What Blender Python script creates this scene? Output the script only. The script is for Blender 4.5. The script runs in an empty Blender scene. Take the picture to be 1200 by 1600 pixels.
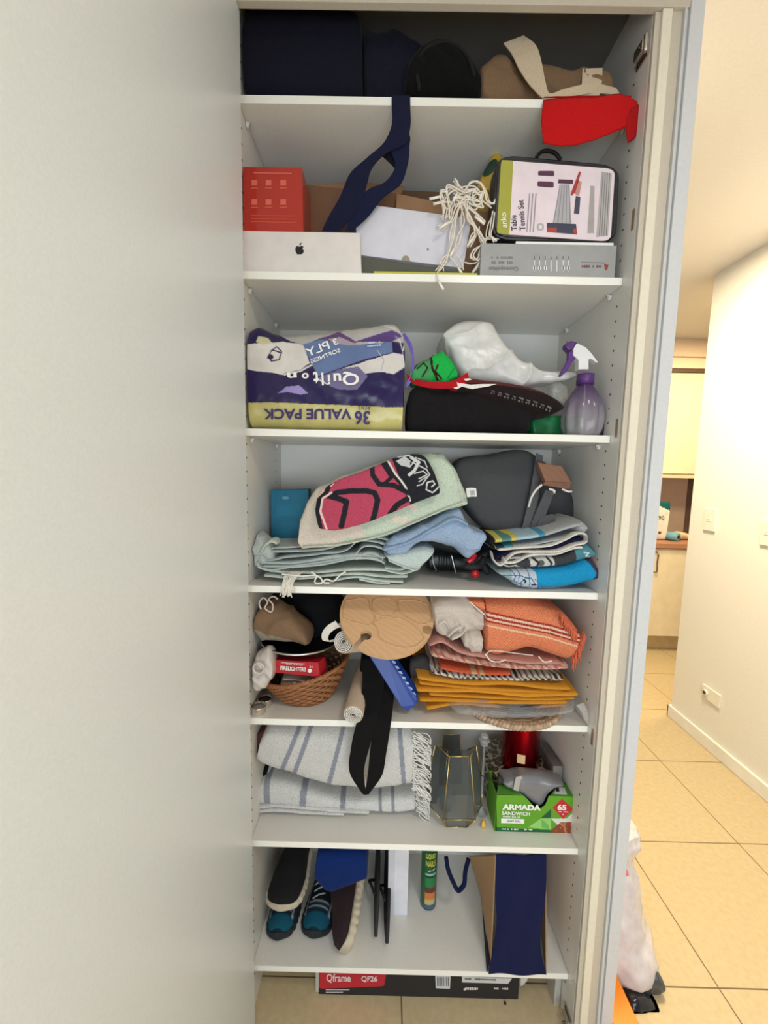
import bpy, math, random
import numpy as np
from mathutils import Matrix, Vector

random.seed(7)
RNG = np.random.default_rng(5)
scene = bpy.context.scene
COL = scene.collection

# ------------------------------------------------------------------ camera
FL = 0.145                                    # lowest shelf stands this high above the floor
CAM = np.array([.3303, -.9251, 1.315 + FL])
YAW, PITCH, ROLL, FPX = -.0051, .1027, .0202, 620.0
def _basis():
    cy, sy = math.cos(YAW), math.sin(YAW); cp, sp = math.cos(PITCH), math.sin(PITCH)
    cr, sr = math.cos(ROLL), math.sin(ROLL)
    f = np.array([sy*cp, cy*cp, -sp]); rt = np.array([cy, -sy, 0.0]); up = np.cross(rt, f)
    return cr*rt + sr*up, -sr*rt + cr*up, f
RT, UP, FW = _basis()
cam_d = bpy.data.cameras.new('camera'); cam = bpy.data.objects.new('camera', cam_d); COL.objects.link(cam)
cam_d.sensor_fit = 'HORIZONTAL'; cam_d.sensor_width = 36; cam_d.lens = FPX/1200*36
cam_d.clip_start = .02
cam.matrix_world = Matrix(((RT[0], UP[0], -FW[0], CAM[0]), (RT[1], UP[1], -FW[1], CAM[1]),
                           (RT[2], UP[2], -FW[2], CAM[2]), (0, 0, 0, 1)))
scene.camera = cam

# ------------------------------------------------------------------ light
w = bpy.data.worlds.new('world'); scene.world = w; w.use_nodes = True
bgn = w.node_tree.nodes['Background']; bgn.inputs[0].default_value = (.80, .90, 1.0, 1); bgn.inputs[1].default_value = .16
def area(name, loc, rot, sx, sy, power, color):
    d = bpy.data.lights.new(name, 'AREA'); d.shape = 'RECTANGLE'; d.size = sx; d.size_y = sy
    d.energy = power; d.color = color
    o = bpy.data.objects.new(name, d); COL.objects.link(o); o.location = loc; o.rotation_euler = rot
    return o
# daylight from the room behind the camera, ceiling lamp over the passage, warm kitchen lamps
area('window_light', (.42, -2.05, 1.06), (math.radians(87), 0, math.radians(2)), 1.7, 1.1, 23, (.84, .93, 1.0))
area('passage_light', (.95, -1.25, 2.54), (0, 0, 0), .3, .3, 8, (1.0, .95, .88))
area('kitchen_light', (2.80, 1.60, 2.54), (0, 0, 0), .4, .4, 27, (1.0, .75, .40))
area('hall_light', (1.45, .75, 2.54), (0, 0, 0), .35, .35, 42, (1.0, .84, .56))
scene.view_settings.view_transform = 'Standard'; scene.view_settings.look = 'None'
scene.view_settings.exposure = .35; scene.view_settings.gamma = 1.0; scene.view_settings.use_curve_mapping = False

# ------------------------------------------------------------------ points from the traced pixels
def ray(px, py): return FW + RT*(px-600)/FPX - UP*(py-800)/FPX
def P(px, py, y):
    d = ray(px, py); t = (y-CAM[1])/d[1]; return CAM + t*d
def PZ(px, py, z):
    d = ray(px, py); t = (z-CAM[2])/d[2]; return CAM + t*d
def PX(px, py, x):
    d = ray(px, py); t = (x-CAM[0])/d[0]; return CAM + t*d
def PN(px, py, c, n):
    d = ray(px, py); t = np.dot(np.asarray(c)-CAM, n)/np.dot(d, n); return CAM + t*d
def MPP(y): return (y-CAM[1])/FPX             # metres per pixel at depth y

def c(r, g, b, k=1.0):
    v = np.array([r, g, b], float)/255
    v = np.where(v <= .04045, v/12.92, ((v+.055)/1.055)**2.4)*k
    return np.clip(v, 0, .92)

# ------------------------------------------------------------------ materials
MATS = {}
def mat(kind):
    """one procedural material per kind of surface; its colour comes from the mesh's own print"""
    if kind in MATS: return MATS[kind]
    m = bpy.data.materials.new(kind); m.use_nodes = True; nt = m.node_tree; N = nt.nodes; L = nt.links
    b = N['Principled BSDF']; at = N.new('ShaderNodeAttribute'); at.attribute_name = 'Col'
    tc = N.new('ShaderNodeTexCoord')
    noi = N.new('ShaderNodeTexNoise'); noi.inputs['Detail'].default_value = 5
    L.new(tc.outputs['Object'], noi.inputs['Vector'])
    mr = N.new('ShaderNodeMapRange'); mix = N.new('ShaderNodeVectorMath'); mix.operation = 'SCALE'
    L.new(noi.outputs[0], mr.inputs[0]); L.new(at.outputs['Color'], mix.inputs[0]); L.new(mr.outputs[0], mix.inputs['Scale'])
    L.new(mix.outputs[0], b.inputs['Base Color'])
    # rough, metal, noise scale, colour variation, bump
    spec = dict(fabric=(.92, 0, 260, .08, .0010), terry=(.97, 0, 330, .16, .0026), card=(.62, 0, 30, .05, .0001), plastic=(.38, 0, 12, .05, .0001),
                gloss=(.14, 0, 8, .05, .0), metal=(.25, 1, 20, .10, .0001), film=(.22, 0, 40, .10, .001), glass=(.03, 0, 5, .0, .0), tinted=(.12, 0, 5, .0, .0),
                melamine=(.30, 0, 300, .03, .00003), paint=(.55, 0, 120, .03, .0001), leather=(.5, 0, 90, .2, .0008), rubber=(.7, 0, 60, .1, .0003),
                wood=(.48, 0, 14, .1, .0001), wicker=(.6, 0, 90, .3, .0006), pack=(.24, 0, 24, .08, .0012), hazefilm=(.28, 0, 40, .1, .001))[kind]
    b.inputs['Roughness'].default_value = spec[0]; b.inputs['Metallic'].default_value = spec[1]
    noi.inputs['Scale'].default_value = spec[2]
    mr.inputs['From Min'].default_value = .3; mr.inputs['From Max'].default_value = .7
    mr.inputs['To Min'].default_value = 1-spec[3]; mr.inputs['To Max'].default_value = 1+spec[3]
    if spec[4] > 0:
        bp = N.new('ShaderNodeBump'); bp.inputs['Distance'].default_value = spec[4]; bp.inputs['Strength'].default_value = 1
        L.new(noi.outputs[0], bp.inputs['Height']); L.new(bp.outputs[0], b.inputs['Normal'])
    if kind in ('fabric', 'terry'):
        b.inputs['Sheen Weight'].default_value = .03; b.inputs['Specular IOR Level'].default_value = .15
    if kind == 'film': b.inputs['Alpha'].default_value = .33
    if kind == 'hazefilm': b.inputs['Alpha'].default_value = .86
    if kind == 'tinted': b.inputs['Alpha'].default_value = .62
    if kind == 'glass': b.inputs['Alpha'].default_value = .30
    if kind == 'wood':
        wv = N.new('ShaderNodeTexWave'); wv.inputs['Scale'].default_value = 26; wv.inputs['Distortion'].default_value = 9; wv.inputs['Detail Scale'].default_value = .6
        wv.inputs['Detail'].default_value = 3; wv.bands_direction = 'DIAGONAL'
        L.new(tc.outputs['Object'], wv.inputs['Vector']); mr.inputs['From Min'].default_value = 0; mr.inputs['From Max'].default_value = 1
        mr.inputs['To Min'].default_value = .93; mr.inputs['To Max'].default_value = 1.02
        L.new(wv.outputs['Fac'], mr.inputs[0])
    MATS[kind] = m
    return m

def leopard():
    m = bpy.data.materials.new('leopard'); m.use_nodes = True; nt = m.node_tree; N = nt.nodes; L = nt.links
    b = N['Principled BSDF']; tc = N.new('ShaderNodeTexCoord'); nz_ = N.new('ShaderNodeTexNoise'); nz_.inputs['Scale'].default_value = 60
    ad = N.new('ShaderNodeMixRGB'); ad.blend_type = 'ADD'; ad.inputs[0].default_value = .012
    v = N.new('ShaderNodeTexVoronoi'); v.inputs['Scale'].default_value = 58
    L.new(tc.outputs['Object'], nz_.inputs['Vector']); L.new(tc.outputs['Object'], ad.inputs[1]); L.new(nz_.outputs['Color'], ad.inputs[2])
    L.new(ad.outputs[0], v.inputs['Vector'])
    r = N.new('ShaderNodeValToRGB'); r.color_ramp.interpolation = 'LINEAR'
    e = r.color_ramp.elements; e[0].position = 0; e[0].color = (.09, .06, .035, 1); e[1].position = .34; e[1].color = (.13, .09, .05, 1)
    for p_, cc in ((.40, (.018, .013, .01, 1)), (.52, (.02, .015, .01, 1)), (.60, (.42, .37, .25, 1))):
        x = e.new(p_); x.color = cc
    L.new(v.outputs['Distance'], r.inputs[0]); L.new(r.outputs[0], b.inputs['Base Color']); b.inputs['Roughness'].default_value = .35
    return m

def tiles(name, base, grout, size, ox, oy, rough):
    m = bpy.data.materials.new(name); m.use_nodes = True; nt = m.node_tree; N = nt.nodes; L = nt.links
    b = N['Principled BSDF']; g = N.new('ShaderNodeNewGeometry'); s = N.new('ShaderNodeSeparateXYZ'); L.new(g.outputs['Position'], s.inputs[0])
    def edge(out, off):
        a = N.new('ShaderNodeMath'); a.operation = 'ADD'; a.inputs[1].default_value = -off; L.new(out, a.inputs[0])
        d = N.new('ShaderNodeMath'); d.operation = 'DIVIDE'; d.inputs[1].default_value = size; L.new(a.outputs[0], d.inputs[0])
        f = N.new('ShaderNodeMath'); f.operation = 'PINGPONG'; f.inputs[1].default_value = .5; L.new(d.outputs[0], f.inputs[0]); return f
    mn = N.new('ShaderNodeMath'); mn.operation = 'MINIMUM'
    L.new(edge(s.outputs[0], ox).outputs[0], mn.inputs[0]); L.new(edge(s.outputs[1], oy).outputs[0], mn.inputs[1])
    lt = N.new('ShaderNodeMath'); lt.operation = 'LESS_THAN'; lt.inputs[1].default_value = .0042; L.new(mn.outputs[0], lt.inputs[0])
    no = N.new('ShaderNodeTexNoise'); no.inputs['Scale'].default_value = 55; no.inputs['Detail'].default_value = 6; L.new(g.outputs['Position'], no.inputs['Vector'])
    cr = N.new('ShaderNodeValToRGB'); cr.color_ramp.elements[0].position = .35; cr.color_ramp.elements[0].color = (*[x*.94 for x in base], 1)
    cr.color_ramp.elements[1].position = .7; cr.color_ramp.elements[1].color = (*[min(1, x*1.06) for x in base], 1); L.new(no.outputs[0], cr.inputs[0])
    mx = N.new('ShaderNodeMixRGB'); mx.inputs[2].default_value = (*grout, 1); L.new(lt.outputs[0], mx.inputs[0]); L.new(cr.outputs[0], mx.inputs[1])
    L.new(mx.outputs[0], b.inputs['Base Color']); b.inputs['Roughness'].default_value = rough
    return m

# ------------------------------------------------------------------ mesh building
def nz(p, f, seed=0, oct=3):
    r = np.random.default_rng(seed); out = np.zeros(len(p)); a = 1.0; tot = 0
    for o in range(oct):
        for _ in range(3):
            d = r.normal(size=3); d /= np.linalg.norm(d); e = r.normal(size=3); e /= np.linalg.norm(e)
            out += a*np.sin(p@d*f*6.28 + r.uniform(0, 6.28) + 1.3*np.sin(p@e*f*4.1 + r.uniform(0, 6.28))); tot += a
        f *= 2.1; a *= .5
    return out/tot*1.8

def interp(pts, n, smooth=True):
    pts = np.asarray(pts, float)
    d = np.r_[0, np.cumsum(np.linalg.norm(np.diff(pts, axis=0), axis=1))]; d /= d[-1]
    t = np.linspace(0, 1, n)
    if smooth and len(pts) > 2:      # monotone-ish Catmull-Rom
        m = np.gradient(pts, d, axis=0)
        k = np.clip(np.searchsorted(d, t, side='right')-1, 0, len(pts)-2)
        h = d[k+1]-d[k]; s = ((t-d[k])/h)[:, None]; h = h[:, None]
        return ((2*s**3-3*s**2+1)*pts[k] + (s**3-2*s**2+s)*h*m[k] + (-2*s**3+3*s**2)*pts[k+1] + (s**3-s**2)*h*m[k+1])
    return np.stack([np.interp(t, d, pts[:, i]) for i in range(pts.shape[1])], 1)

def inpoly(x, y, poly):
    poly = np.asarray(poly, float); r = np.zeros(x.shape, bool); j = len(poly)-1
    for i in range(len(poly)):
        xi, yi = poly[i]; xj, yj = poly[j]
        if yi != yj: r ^= ((yi > y) != (yj > y)) & (x < (xj-xi)*(y-yi)/(yj-yi)+xi)
        j = i
    return r
def dline(x, y, pts):
    pts = np.asarray(pts, float); best = np.full(x.shape, 1e9)
    for a, b in zip(pts[:-1], pts[1:]):
        ab = b-a; t = np.clip(((x-a[0])*ab[0]+(y-a[1])*ab[1])/(ab@ab+1e-9), 0, 1)
        best = np.minimum(best, np.hypot(x-a[0]-t*ab[0], y-a[1]-t*ab[1]))
    return best
class Print:
    """a printed or woven pattern: layers of shapes laid on a base colour"""
    def __init__(s, base): s.base = base; s.ops = []
    def poly(s, pts, col): s.ops.append(('p', pts, col, 0)); return s
    def line(s, pts, wd, col): s.ops.append(('l', pts, col, wd/2)); return s
    def fn(s, f, col): s.ops.append(('f', f, col, 0)); return s
    def __call__(s, x, y):
        o = np.tile(np.asarray(s.base, float), (len(x), 1))
        for k, g, col, wd in s.ops:
            m = inpoly(x, y, g) if k == 'p' else (dline(x, y, g) < wd if k == 'l' else g(x, y))
            o[m] = col
        return o

FONT_CACHE = {}
def text_mesh(s, bold=0.0):
    key = (s, bold)
    if key in FONT_CACHE: return FONT_CACHE[key]
    cu = bpy.data.curves.new('lettering', 'FONT'); cu.body = s; cu.size = 1; cu.align_x = 'CENTER'; cu.align_y = 'CENTER'; cu.offset = bold
    cu.resolution_u = 3
    o = bpy.data.objects.new('lettering', cu); COL.objects.link(o); dg = bpy.context.evaluated_depsgraph_get(); dg.update()
    me = o.evaluated_get(dg).to_mesh()
    vs = np.array([v.co[:2] for v in me.vertices]).reshape(-1, 2); fs = [tuple(p.vertices) for p in me.polygons]
    o.evaluated_get(dg).to_mesh_clear(); bpy.data.objects.remove(o); bpy.data.curves.remove(cu)
    FONT_CACHE[key] = (vs, fs); return vs, fs

WORLD = {}
class MB:
    def __init__(s): s.v = []; s.f = []; s.c = []; s.sm = []; s.n = 0
    def add(s, v, f, col, smooth=True):
        v = np.asarray(v, float); col = np.asarray(col, float)
        if col.ndim == 1: col = np.tile(col, (len(v), 1))
        s.v.append(v); s.c.append(col); s.f += [tuple(int(i)+s.n for i in q) for q in f]; s.sm += [smooth]*len(f); s.n += len(v); return s
    # a soft body whose front edge runs from its traced top line to its traced bottom line
    def loft(s, top, bot, y, d, col, nu=60, nk=40, e=.55, end=.06, wr=None, rest=None, zmax=None, seed=1, sm=True, lean=0, fold=None, back=None):
        T = interp(top, nu, sm); B = interp(bot, nu, sm)
        yy = np.interp(np.linspace(0, 1, nu), np.linspace(0, 1, np.size(y)), np.atleast_1d(y))
        dd = np.interp(np.linspace(0, 1, nu), np.linspace(0, 1, np.size(d)), np.atleast_1d(d))
        H_ = max(1e-3, np.mean([np.linalg.norm(P(*T[i], yy[i])-P(*B[i], yy[i])) for i in (nu//3, nu//2, 2*nu//3)])); D_ = max(1e-4, dd.mean())
        def half(a, b, n):
            th = np.linspace(a, b, 2400); u_ = .5+.5*np.sign(np.sin(th))*np.abs(np.sin(th))**e; w_ = .5-.5*np.sign(np.cos(th))*np.abs(np.cos(th))**e
            L_ = np.r_[0, np.cumsum(np.hypot(np.diff(u_)*H_, np.diff(w_)*D_*(.12 if n > nk*.5 else 1)))]; q = np.linspace(0, L_[-1], n, endpoint=False)
            return np.interp(q, L_, u_), np.interp(q, L_, w_)
        nf = int(nk*.66); fa, fb = half(-math.pi/2, math.pi/2, nf), half(math.pi/2, 1.5*math.pi, nk-nf)
        ss = np.r_[fa[0], fb[0]]; sy = np.r_[fa[1], fb[1]]
        V = []; PXY = []
        for i in range(nu):
            t3 = P(*T[i], yy[i]); b3 = P(*B[i], yy[i])
            if rest is not None: b3[2] = rest
            if zmax is not None: t3[2] = min(t3[2], zmax)
            u = i/(nu-1); r = 1.0
            if end > 0:
                if u < end: r = math.sqrt(max(0, 1-(1-u/end)**2))
                if 1-u < end: r = math.sqrt(max(0, 1-(1-(1-u)/end)**2))
            r = max(r, .04)
            s_ = .5+(ss-.5)*r; y_ = .5+(sy-.5)*(.35+.65*r)
            pt = b3[None]*(1-s_[:, None]) + t3[None]*s_[:, None]
            pt[:, 1] = yy[i] + dd[i]*y_ + lean*s_
            V.append(pt); PXY.append(B[i][None]*(1-s_[:, None])+T[i][None]*s_[:, None])
        V = np.array(V); PXY = np.array(PXY)
        cen = V.mean(1, keepdims=True); dirn = V-cen; dirn[..., 0] = 0
        dirn /= (np.linalg.norm(dirn, axis=2, keepdims=True)+1e-6)
        flat = V.reshape(-1, 3)
        if wr:
            a = nz(flat*[1, .6, 1], wr[1], seed)*wr[0]
            flat = flat+dirn.reshape(-1, 3)*a[:, None]
        if fold:          # long creases: amplitude, frequency, direction in the front plane
            ph = (flat[:, 0]*math.cos(fold[2])+flat[:, 2]*math.sin(fold[2]))*fold[1]*6.28
            q = nz(flat, fold[1]*.4, seed+9)*2.0
            flat = flat+dirn.reshape(-1, 3)*(fold[0]*(1-np.abs(np.sin(ph+q))**.6*2))[:, None]
        if rest is not None: flat[:, 2] = np.maximum(flat[:, 2], rest+.0004)
        if zmax is not None: flat[:, 2] = np.minimum(flat[:, 2], zmax)
        F = []
        for i in range(nu-1):
            for k in range(nk):
                a = i*nk+k; b = i*nk+(k+1) % nk; F.append((a, b, b+nk, a+nk))
        F.append(tuple(range(nk))[::-1]); F.append(tuple((nu-1)*nk+k for k in range(nk)))
        F = [q[::-1] for q in F]
        cc = col(PXY.reshape(-1, 2)[:, 0], PXY.reshape(-1, 2)[:, 1]) if callable(col) else col
        return s.add(flat, F, cc)
    def layer(s, pts, th, y, d, col, nu=60, nk=16, wr=(.0008, 12), e=.8, end=.02, **k):
        pts = np.asarray(pts, float)
        return s.loft(pts-[0, th/2], pts+[0, th/2], y, d, col, nu=nu, nk=nk, wr=wr, e=e, end=end, **k)
    def tube(s, pts, r, col, seg=8, n=None, smooth=True, taper=None):
        pts = np.asarray(pts, float)
        if n: pts = interp(pts, n, smooth)
        T = np.gradient(pts, axis=0); T /= np.linalg.norm(T, axis=1, keepdims=True)+1e-12
        up = np.array([0, 0, 1.0]) if abs(T[0][2]) < .9 else np.array([1.0, 0, 0]); N_ = np.cross(T[0], up); N_ /= np.linalg.norm(N_)
        V = []; a = np.linspace(0, 2*math.pi, seg, endpoint=False)
        for i in range(len(pts)):
            N_ = N_-T[i]*np.dot(N_, T[i]); N_ /= np.linalg.norm(N_)+1e-12; Bn = np.cross(T[i], N_)
            rr = r if taper is None else r*np.interp(i/(len(pts)-1), *taper)
            V.append(pts[i]+rr*(np.cos(a)[:, None]*N_+np.sin(a)[:, None]*Bn))
        F = [(i*seg+k, i*seg+(k+1) % seg, (i+1)*seg+(k+1) % seg, (i+1)*seg+k) for i in range(len(pts)-1) for k in range(seg)]
        F += [tuple(range(seg))[::-1], tuple((len(pts)-1)*seg+k for k in range(seg))]
        return s.add(np.concatenate(V), F, col)
    # a strap between two traced edges (pixels + depth)
    def strap(s, Lp, Rp, ys, th, col, n=40):
        L_ = interp(Lp, n); R_ = interp(Rp, n); yy = np.interp(np.linspace(0, 1, n), np.linspace(0, 1, len(ys)), ys)
        L3 = np.array([P(*L_[i], yy[i]) for i in range(n)]); R3 = np.array([P(*R_[i], yy[i]) for i in range(n)])
        return s.band(L3, R3, th, col)
    def band(s, L3, R3, th, col):
        n = len(L3); W_ = R3-L3; T = np.gradient((L3+R3)/2, axis=0); N_ = np.cross(T, W_); N_ /= np.linalg.norm(N_, axis=1, keepdims=True)+1e-12; N_ = N_*th/2
        V = np.stack([L3+N_, R3+N_, R3-N_, L3-N_], 1).reshape(-1, 3)
        F = [(i*4+k, i*4+(k+1) % 4, (i+1)*4+(k+1) % 4, (i+1)*4+k) for i in range(n-1) for k in range(4)]+[(3, 2, 1, 0), tuple((n-1)*4+k for k in range(4))]
        return s.add(V, F, col, False)
    def prism3(s, front, dv, col, smooth=False):
        front = np.asarray(front, float); n = len(front); V = np.r_[front, front+np.asarray(dv, float)]
        F = [tuple(range(n)), tuple(range(2*n-1, n-1, -1))]+[(i, i+n, (i+1) % n+n, (i+1) % n) for i in range(n)]
        return s.add(V, F, col, smooth)
    def prism(s, poly, y, d, col, rest=None):
        fr = np.array([P(px, py, y) for px, py in poly])
        if rest is not None:
            for i in rest[0]: fr[i][2] = rest[1]
        return s.prism3(fr, (0, d, 0), col)
    def grid(s, quad, y, d, col, nx=60, nz_=40):
        """box with a finely divided printed front: quad = TL,TR,BR,BL pixels"""
        q = np.asarray(quad, float); u, v = np.meshgrid(np.linspace(0, 1, nx), np.linspace(0, 1, nz_))
        u = u.ravel()[:, None]; v = v.ravel()[:, None]
        pp = (q[0]*(1-u)+q[1]*u)*(1-v)+(q[3]*(1-u)+q[2]*u)*v
        C4 = [P(*q[i], y) for i in range(4)]
        V = (C4[0]*(1-u)+C4[1]*u)*(1-v)+(C4[3]*(1-u)+C4[2]*u)*v
        F = [(j*nx+i, (j+1)*nx+i, (j+1)*nx+i+1, j*nx+i+1) for j in range(nz_-1) for i in range(nx-1)]
        s.add(V, F, col(pp[:, 0], pp[:, 1]) if callable(col) else col, False)
        base = col(q[:, 0], q[:, 1])[0] if callable(col) else col
        fr = np.array(C4)+[0, .0002, 0]
        return s.prism3(fr, (0, d, 0), base)
    def bx(s, x0, x1, y0, y1, z0, z1, col):
        V = [(x, y, z) for z in (z0, z1) for y in (y0, y1) for x in (x0, x1)]
        F = [(0, 2, 3, 1), (4, 5, 7, 6), (0, 1, 5, 4), (2, 6, 7, 3), (0, 4, 6, 2), (1, 3, 7, 5)]
        return s.add(V, F, col, False)
    def lathe(s, prof, cen, col, seg=40, ax=(0, 0, 1), colf=None, sx=1, sy=1):
        ax = np.array(ax, float); ax /= np.linalg.norm(ax); a_ = np.array([1.0, 0, 0]) if abs(ax[0]) < .9 else np.array([0, 1.0, 0])
        a_ = a_-ax*(a_@ax); a_ /= np.linalg.norm(a_); b_ = np.cross(ax, a_); th = np.linspace(0, 2*math.pi, seg, endpoint=False); V = []; CC = []
        for i, pr in enumerate(prof):
            V.append(np.array(cen)+ax*pr[1]+pr[0]*(np.cos(th)[:, None]*a_*sx+np.sin(th)[:, None]*b_*sy))
            cc = pr[2] if len(pr) > 2 else col; CC.append(np.tile(cc, (seg, 1)))
        n = len(prof)
        F = [(i*seg+k, i*seg+(k+1) % seg, (i+1)*seg+(k+1) % seg, (i+1)*seg+k) for i in range(n-1) for k in range(seg)]
        F += [tuple(range(seg))[::-1], tuple((n-1)*seg+k for k in range(seg))]
        return s.add(np.concatenate(V), F, np.concatenate(CC))
    def patch(s, poly, y, col): return s.prism(poly, y-.0008, .0006, col)
    def text(s, body, px, py, h, y, col, ang=0, sx=1.0, mirror=False, bold=0.0, width=None, pt=None):
        """flat lettering on a face; h cap height in pixels, ang degrees anticlockwise"""
        vs, fs = text_mesh(body, bold); v = vs.copy()
        if not len(v): return s
        v -= (v.max(0)+v.min(0))/2
        hh = v[:, 1].max()-v[:, 1].min(); k = h/hh
        v = v*[k*sx, k]
        if width: v[:, 0] *= width/(v[:, 0].max()-v[:, 0].min())
        if mirror: v[:, 0] *= -1
        a = math.radians(ang); x_ = v[:, 0]*math.cos(a)-v[:, 1]*math.sin(a); y_ = v[:, 0]*math.sin(a)+v[:, 1]*math.cos(a)
        f3 = pt or (lambda X, Y: P(X, Y, y-.0012))
        V = np.array([f3(px+x_[i], py-y_[i]) for i in range(len(v))])
        return s.add(V, fs, col, False)
    def scrib(s, px, py, h, y, col, ang=0, width=20, seed=0):
        """small print too fine to read: a row of short strokes"""
        r = random.Random(int(px*7+py)); a = math.radians(ang); x = -width/2
        while x < width/2:
            w_ = h*r.uniform(.35, .8); hh = h*r.uniform(.6, 1)/2
            if r.random() > .16:
                q = [(x, hh), (x+w_, hh), (x+w_, -hh), (x, -hh)]
                s.patch([(px+u*math.cos(a)-v*math.sin(a), py-(u*math.sin(a)+v*math.cos(a))) for u, v in q], y, col)
            x += w_+h*.22
        return s
    def warp(s, f):
        s.v = [f(v) for v in s.v]; return s
    def done(s, name, kind, parent=None, label=None, cat=None, group=None, bevel=0, material=None):
        V = np.concatenate(s.v); cen = (V.max(0)+V.min(0))/2
        if parent is None: cen[2] = V[:, 2].min()
        me = bpy.data.meshes.new(name); me.from_pydata([tuple(x) for x in V-cen], [], s.f); me.update()
        at = me.color_attributes.new('Col', 'FLOAT_COLOR', 'POINT'); at.data.foreach_set('color', np.c_[np.concatenate(s.c), np.ones(len(V))].ravel())
        me.polygons.foreach_set('use_smooth', s.sm)
        me.materials.append(material or mat(kind)); o = bpy.data.objects.new(name, me); COL.objects.link(o)
        WORLD[o.name] = cen; o['__w'] = list(map(float, cen))
        if parent is not None: o.parent = parent
        if label: o['label'] = label
        if cat: o['category'] = cat
        if group: o['group'] = group
        if bevel:
            b = o.modifiers.new('bevel', 'BEVEL'); b.width = bevel; b.segments = 2; b.limit_method = 'ANGLE'; b.angle_limit = .7
        return o
def thing(name, label, cat, group=None):
    o = bpy.data.objects.new(name, None); COL.objects.link(o); o.empty_display_size = .02; o['label'] = label; o['category'] = cat
    if group: o['group'] = group
    return o
def structure(o): o['kind'] = 'structure'; return o
def cat_pts(*a): return [tuple(x) for x in a]
Z = [None]+[z+FL for z in (2.1015, 1.7483, 1.4062, 1.0364, .6988, .3648, -.0003)]   # tops of the seven shelves, top one first
WI, DE, TH = .84, .321, .016
WHITE = c(236, 234, 228)
# ================================================================== the room
CEIL = 2.56
m = MB(); m.bx(-2.2, 4.2, -4.2, 3.2, -.05, 0, c(150, 130, 100))
structure(m.done('floor', 'card', material=tiles('floor_tiles', c(202, 182, 144), c(112, 92, 66), .4575, .401, .077, .28)))
m = MB(); m.bx(-2.2, 4.2, -4.2, 3.2, CEIL, CEIL+.05, c(214, 210, 208)); structure(m.done('ceiling', 'paint'))
m = MB(); m.bx(2.1, 2.6, -4.2, 1.38, 0.0, CEIL, c(240, 238, 230)); structure(m.done('wall_right', 'paint'))
m = MB(); m.bx(1.6, 4.2, 2.88, 3.0, 0, CEIL, c(228, 214, 196)); structure(m.done('wall_kitchen', 'paint'))
m = MB(); m.bx(-2.2, -2.1, -4.2, 3.2, 0, CEIL, c(225, 222, 214)); structure(m.done('wall_left', 'paint'))
m = MB(); m.bx(-2.1, -.018, .0, .10, 0, CEIL, c(225, 222, 214)); m.bx(-.018, .9310, .345, .45, 0, CEIL, c(225, 222, 214)); structure(m.done('wall_back', 'paint'))
m = MB(); m.bx(.8565, .9310, -.036, .345, 0, CEIL, c(236, 234, 226)); structure(m.done('wall_hallway', 'paint'))
m = MB(); m.bx(-.03, .856, -.034, .344, 2.477, CEIL, c(236, 234, 226)); structure(m.done('wall_above', 'paint'))
m = MB(); m.bx(2.085, 2.0995, -4.2, 1.395, 0.0, .072, c(246, 244, 236)); m.bx(2.085, 2.6, 1.3805, 1.395, 0, .072, c(246, 244, 236))
structure(m.done('baseboard_right', 'plastic', bevel=.004))
# door lining and architrave beside the cupboard
CR = c(228, 220, 200); TP = c(200, 190, 172); GY = c(205, 205, 203)
def xat(px, y=-.05): return P(px, 640, y)[0]
m = MB()
m.bx(.8405, .8515, -.044, -.0365, 0, 2.37, TP)
m.bx(.8515, .8705, -.050, -.0365, 0, 2.37, CR)
m.bx(.8705, .894, -.044, -.0365, 0, 2.39, TP)
m.bx(.894, .8985, -.051, -.0365, 0, 2.40, GY); m.bx(.8985, .9035, -.047, -.0365, 0, 2.40, GY)
m.bx(.9035, .9310, -.053, -.0365, 0, 2.43, c(208, 209, 210))
structure(m.done('trim_1', 'paint', bevel=.0012))
m = MB(); m.bx(-.03, .903, -.052, -.0365, 2.371, 2.56, c(196, 186, 168)); structure(m.done('trim_2', 'paint', bevel=.0012))

# ------------------------------------------------------------------ the cupboard
cup = thing('cupboard', 'tall white melamine cupboard with seven loaded shelves and its door swung open', 'cupboard')
ME = c(226, 223, 216)
def side(x0, x1, xin, holes):
    s = MB(); s.bx(x0, x1, -.035, DE+.016, -.0, 2.476, ME)
    if holes:
        sg = -1
        for yy in (.0135, .262):
            z = .10
            while z < 2.36:
                if min(abs(z-q) for q in Z[1:]) > .026:
                    s.lathe([(.0024, 0), (.0024, .0006)], (xin+sg*.0001, yy, z), c(60, 55, 50), seg=8, ax=(sg, 0, 0))
                z += .0322
    return s
s = side(WI, WI+.016, WI, True)
BR = c(150, 118, 92)
for zz in (1.5642, 1.9986, .83):         # old hinge rebates, bare board showing
    s.prism3([(WI-.0006, -.0275, zz-.020), (WI-.0006, -.0185, zz-.020), (WI-.0006, -.0185, zz+.022), (WI-.0006, -.0275, zz+.022)], (.0004, 0, 0), BR)
s.done('side_panel', 'melamine', cup)
s = MB(); s.bx(-.016, 0, -.035, DE+.016, -.0, 2.476, ME)
for yy in (.0135, .262):
    z = .10
    while z < 2.36:
        if min(abs(z-q) for q in Z[1:]) > .026: s.lathe([(.0024, 0), (.0024, .0006)], (0, yy, z), c(70, 65, 60), seg=8, ax=(1, 0, 0))
        z += .0322
s.done('side_panel', 'melamine', cup)
s = MB(); s.bx(0, WI, DE, DE+.006, Z[7]-.016, 2.46, ME); s.done('back_panel', 'melamine', cup)
s = MB(); s.bx(0, WI, -.030, DE, 2.46, 2.476, c(112, 108, 102)); s.done('top_panel', 'melamine', cup)  # darker than the other panels: shade of the top compartment put into its colour
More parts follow.
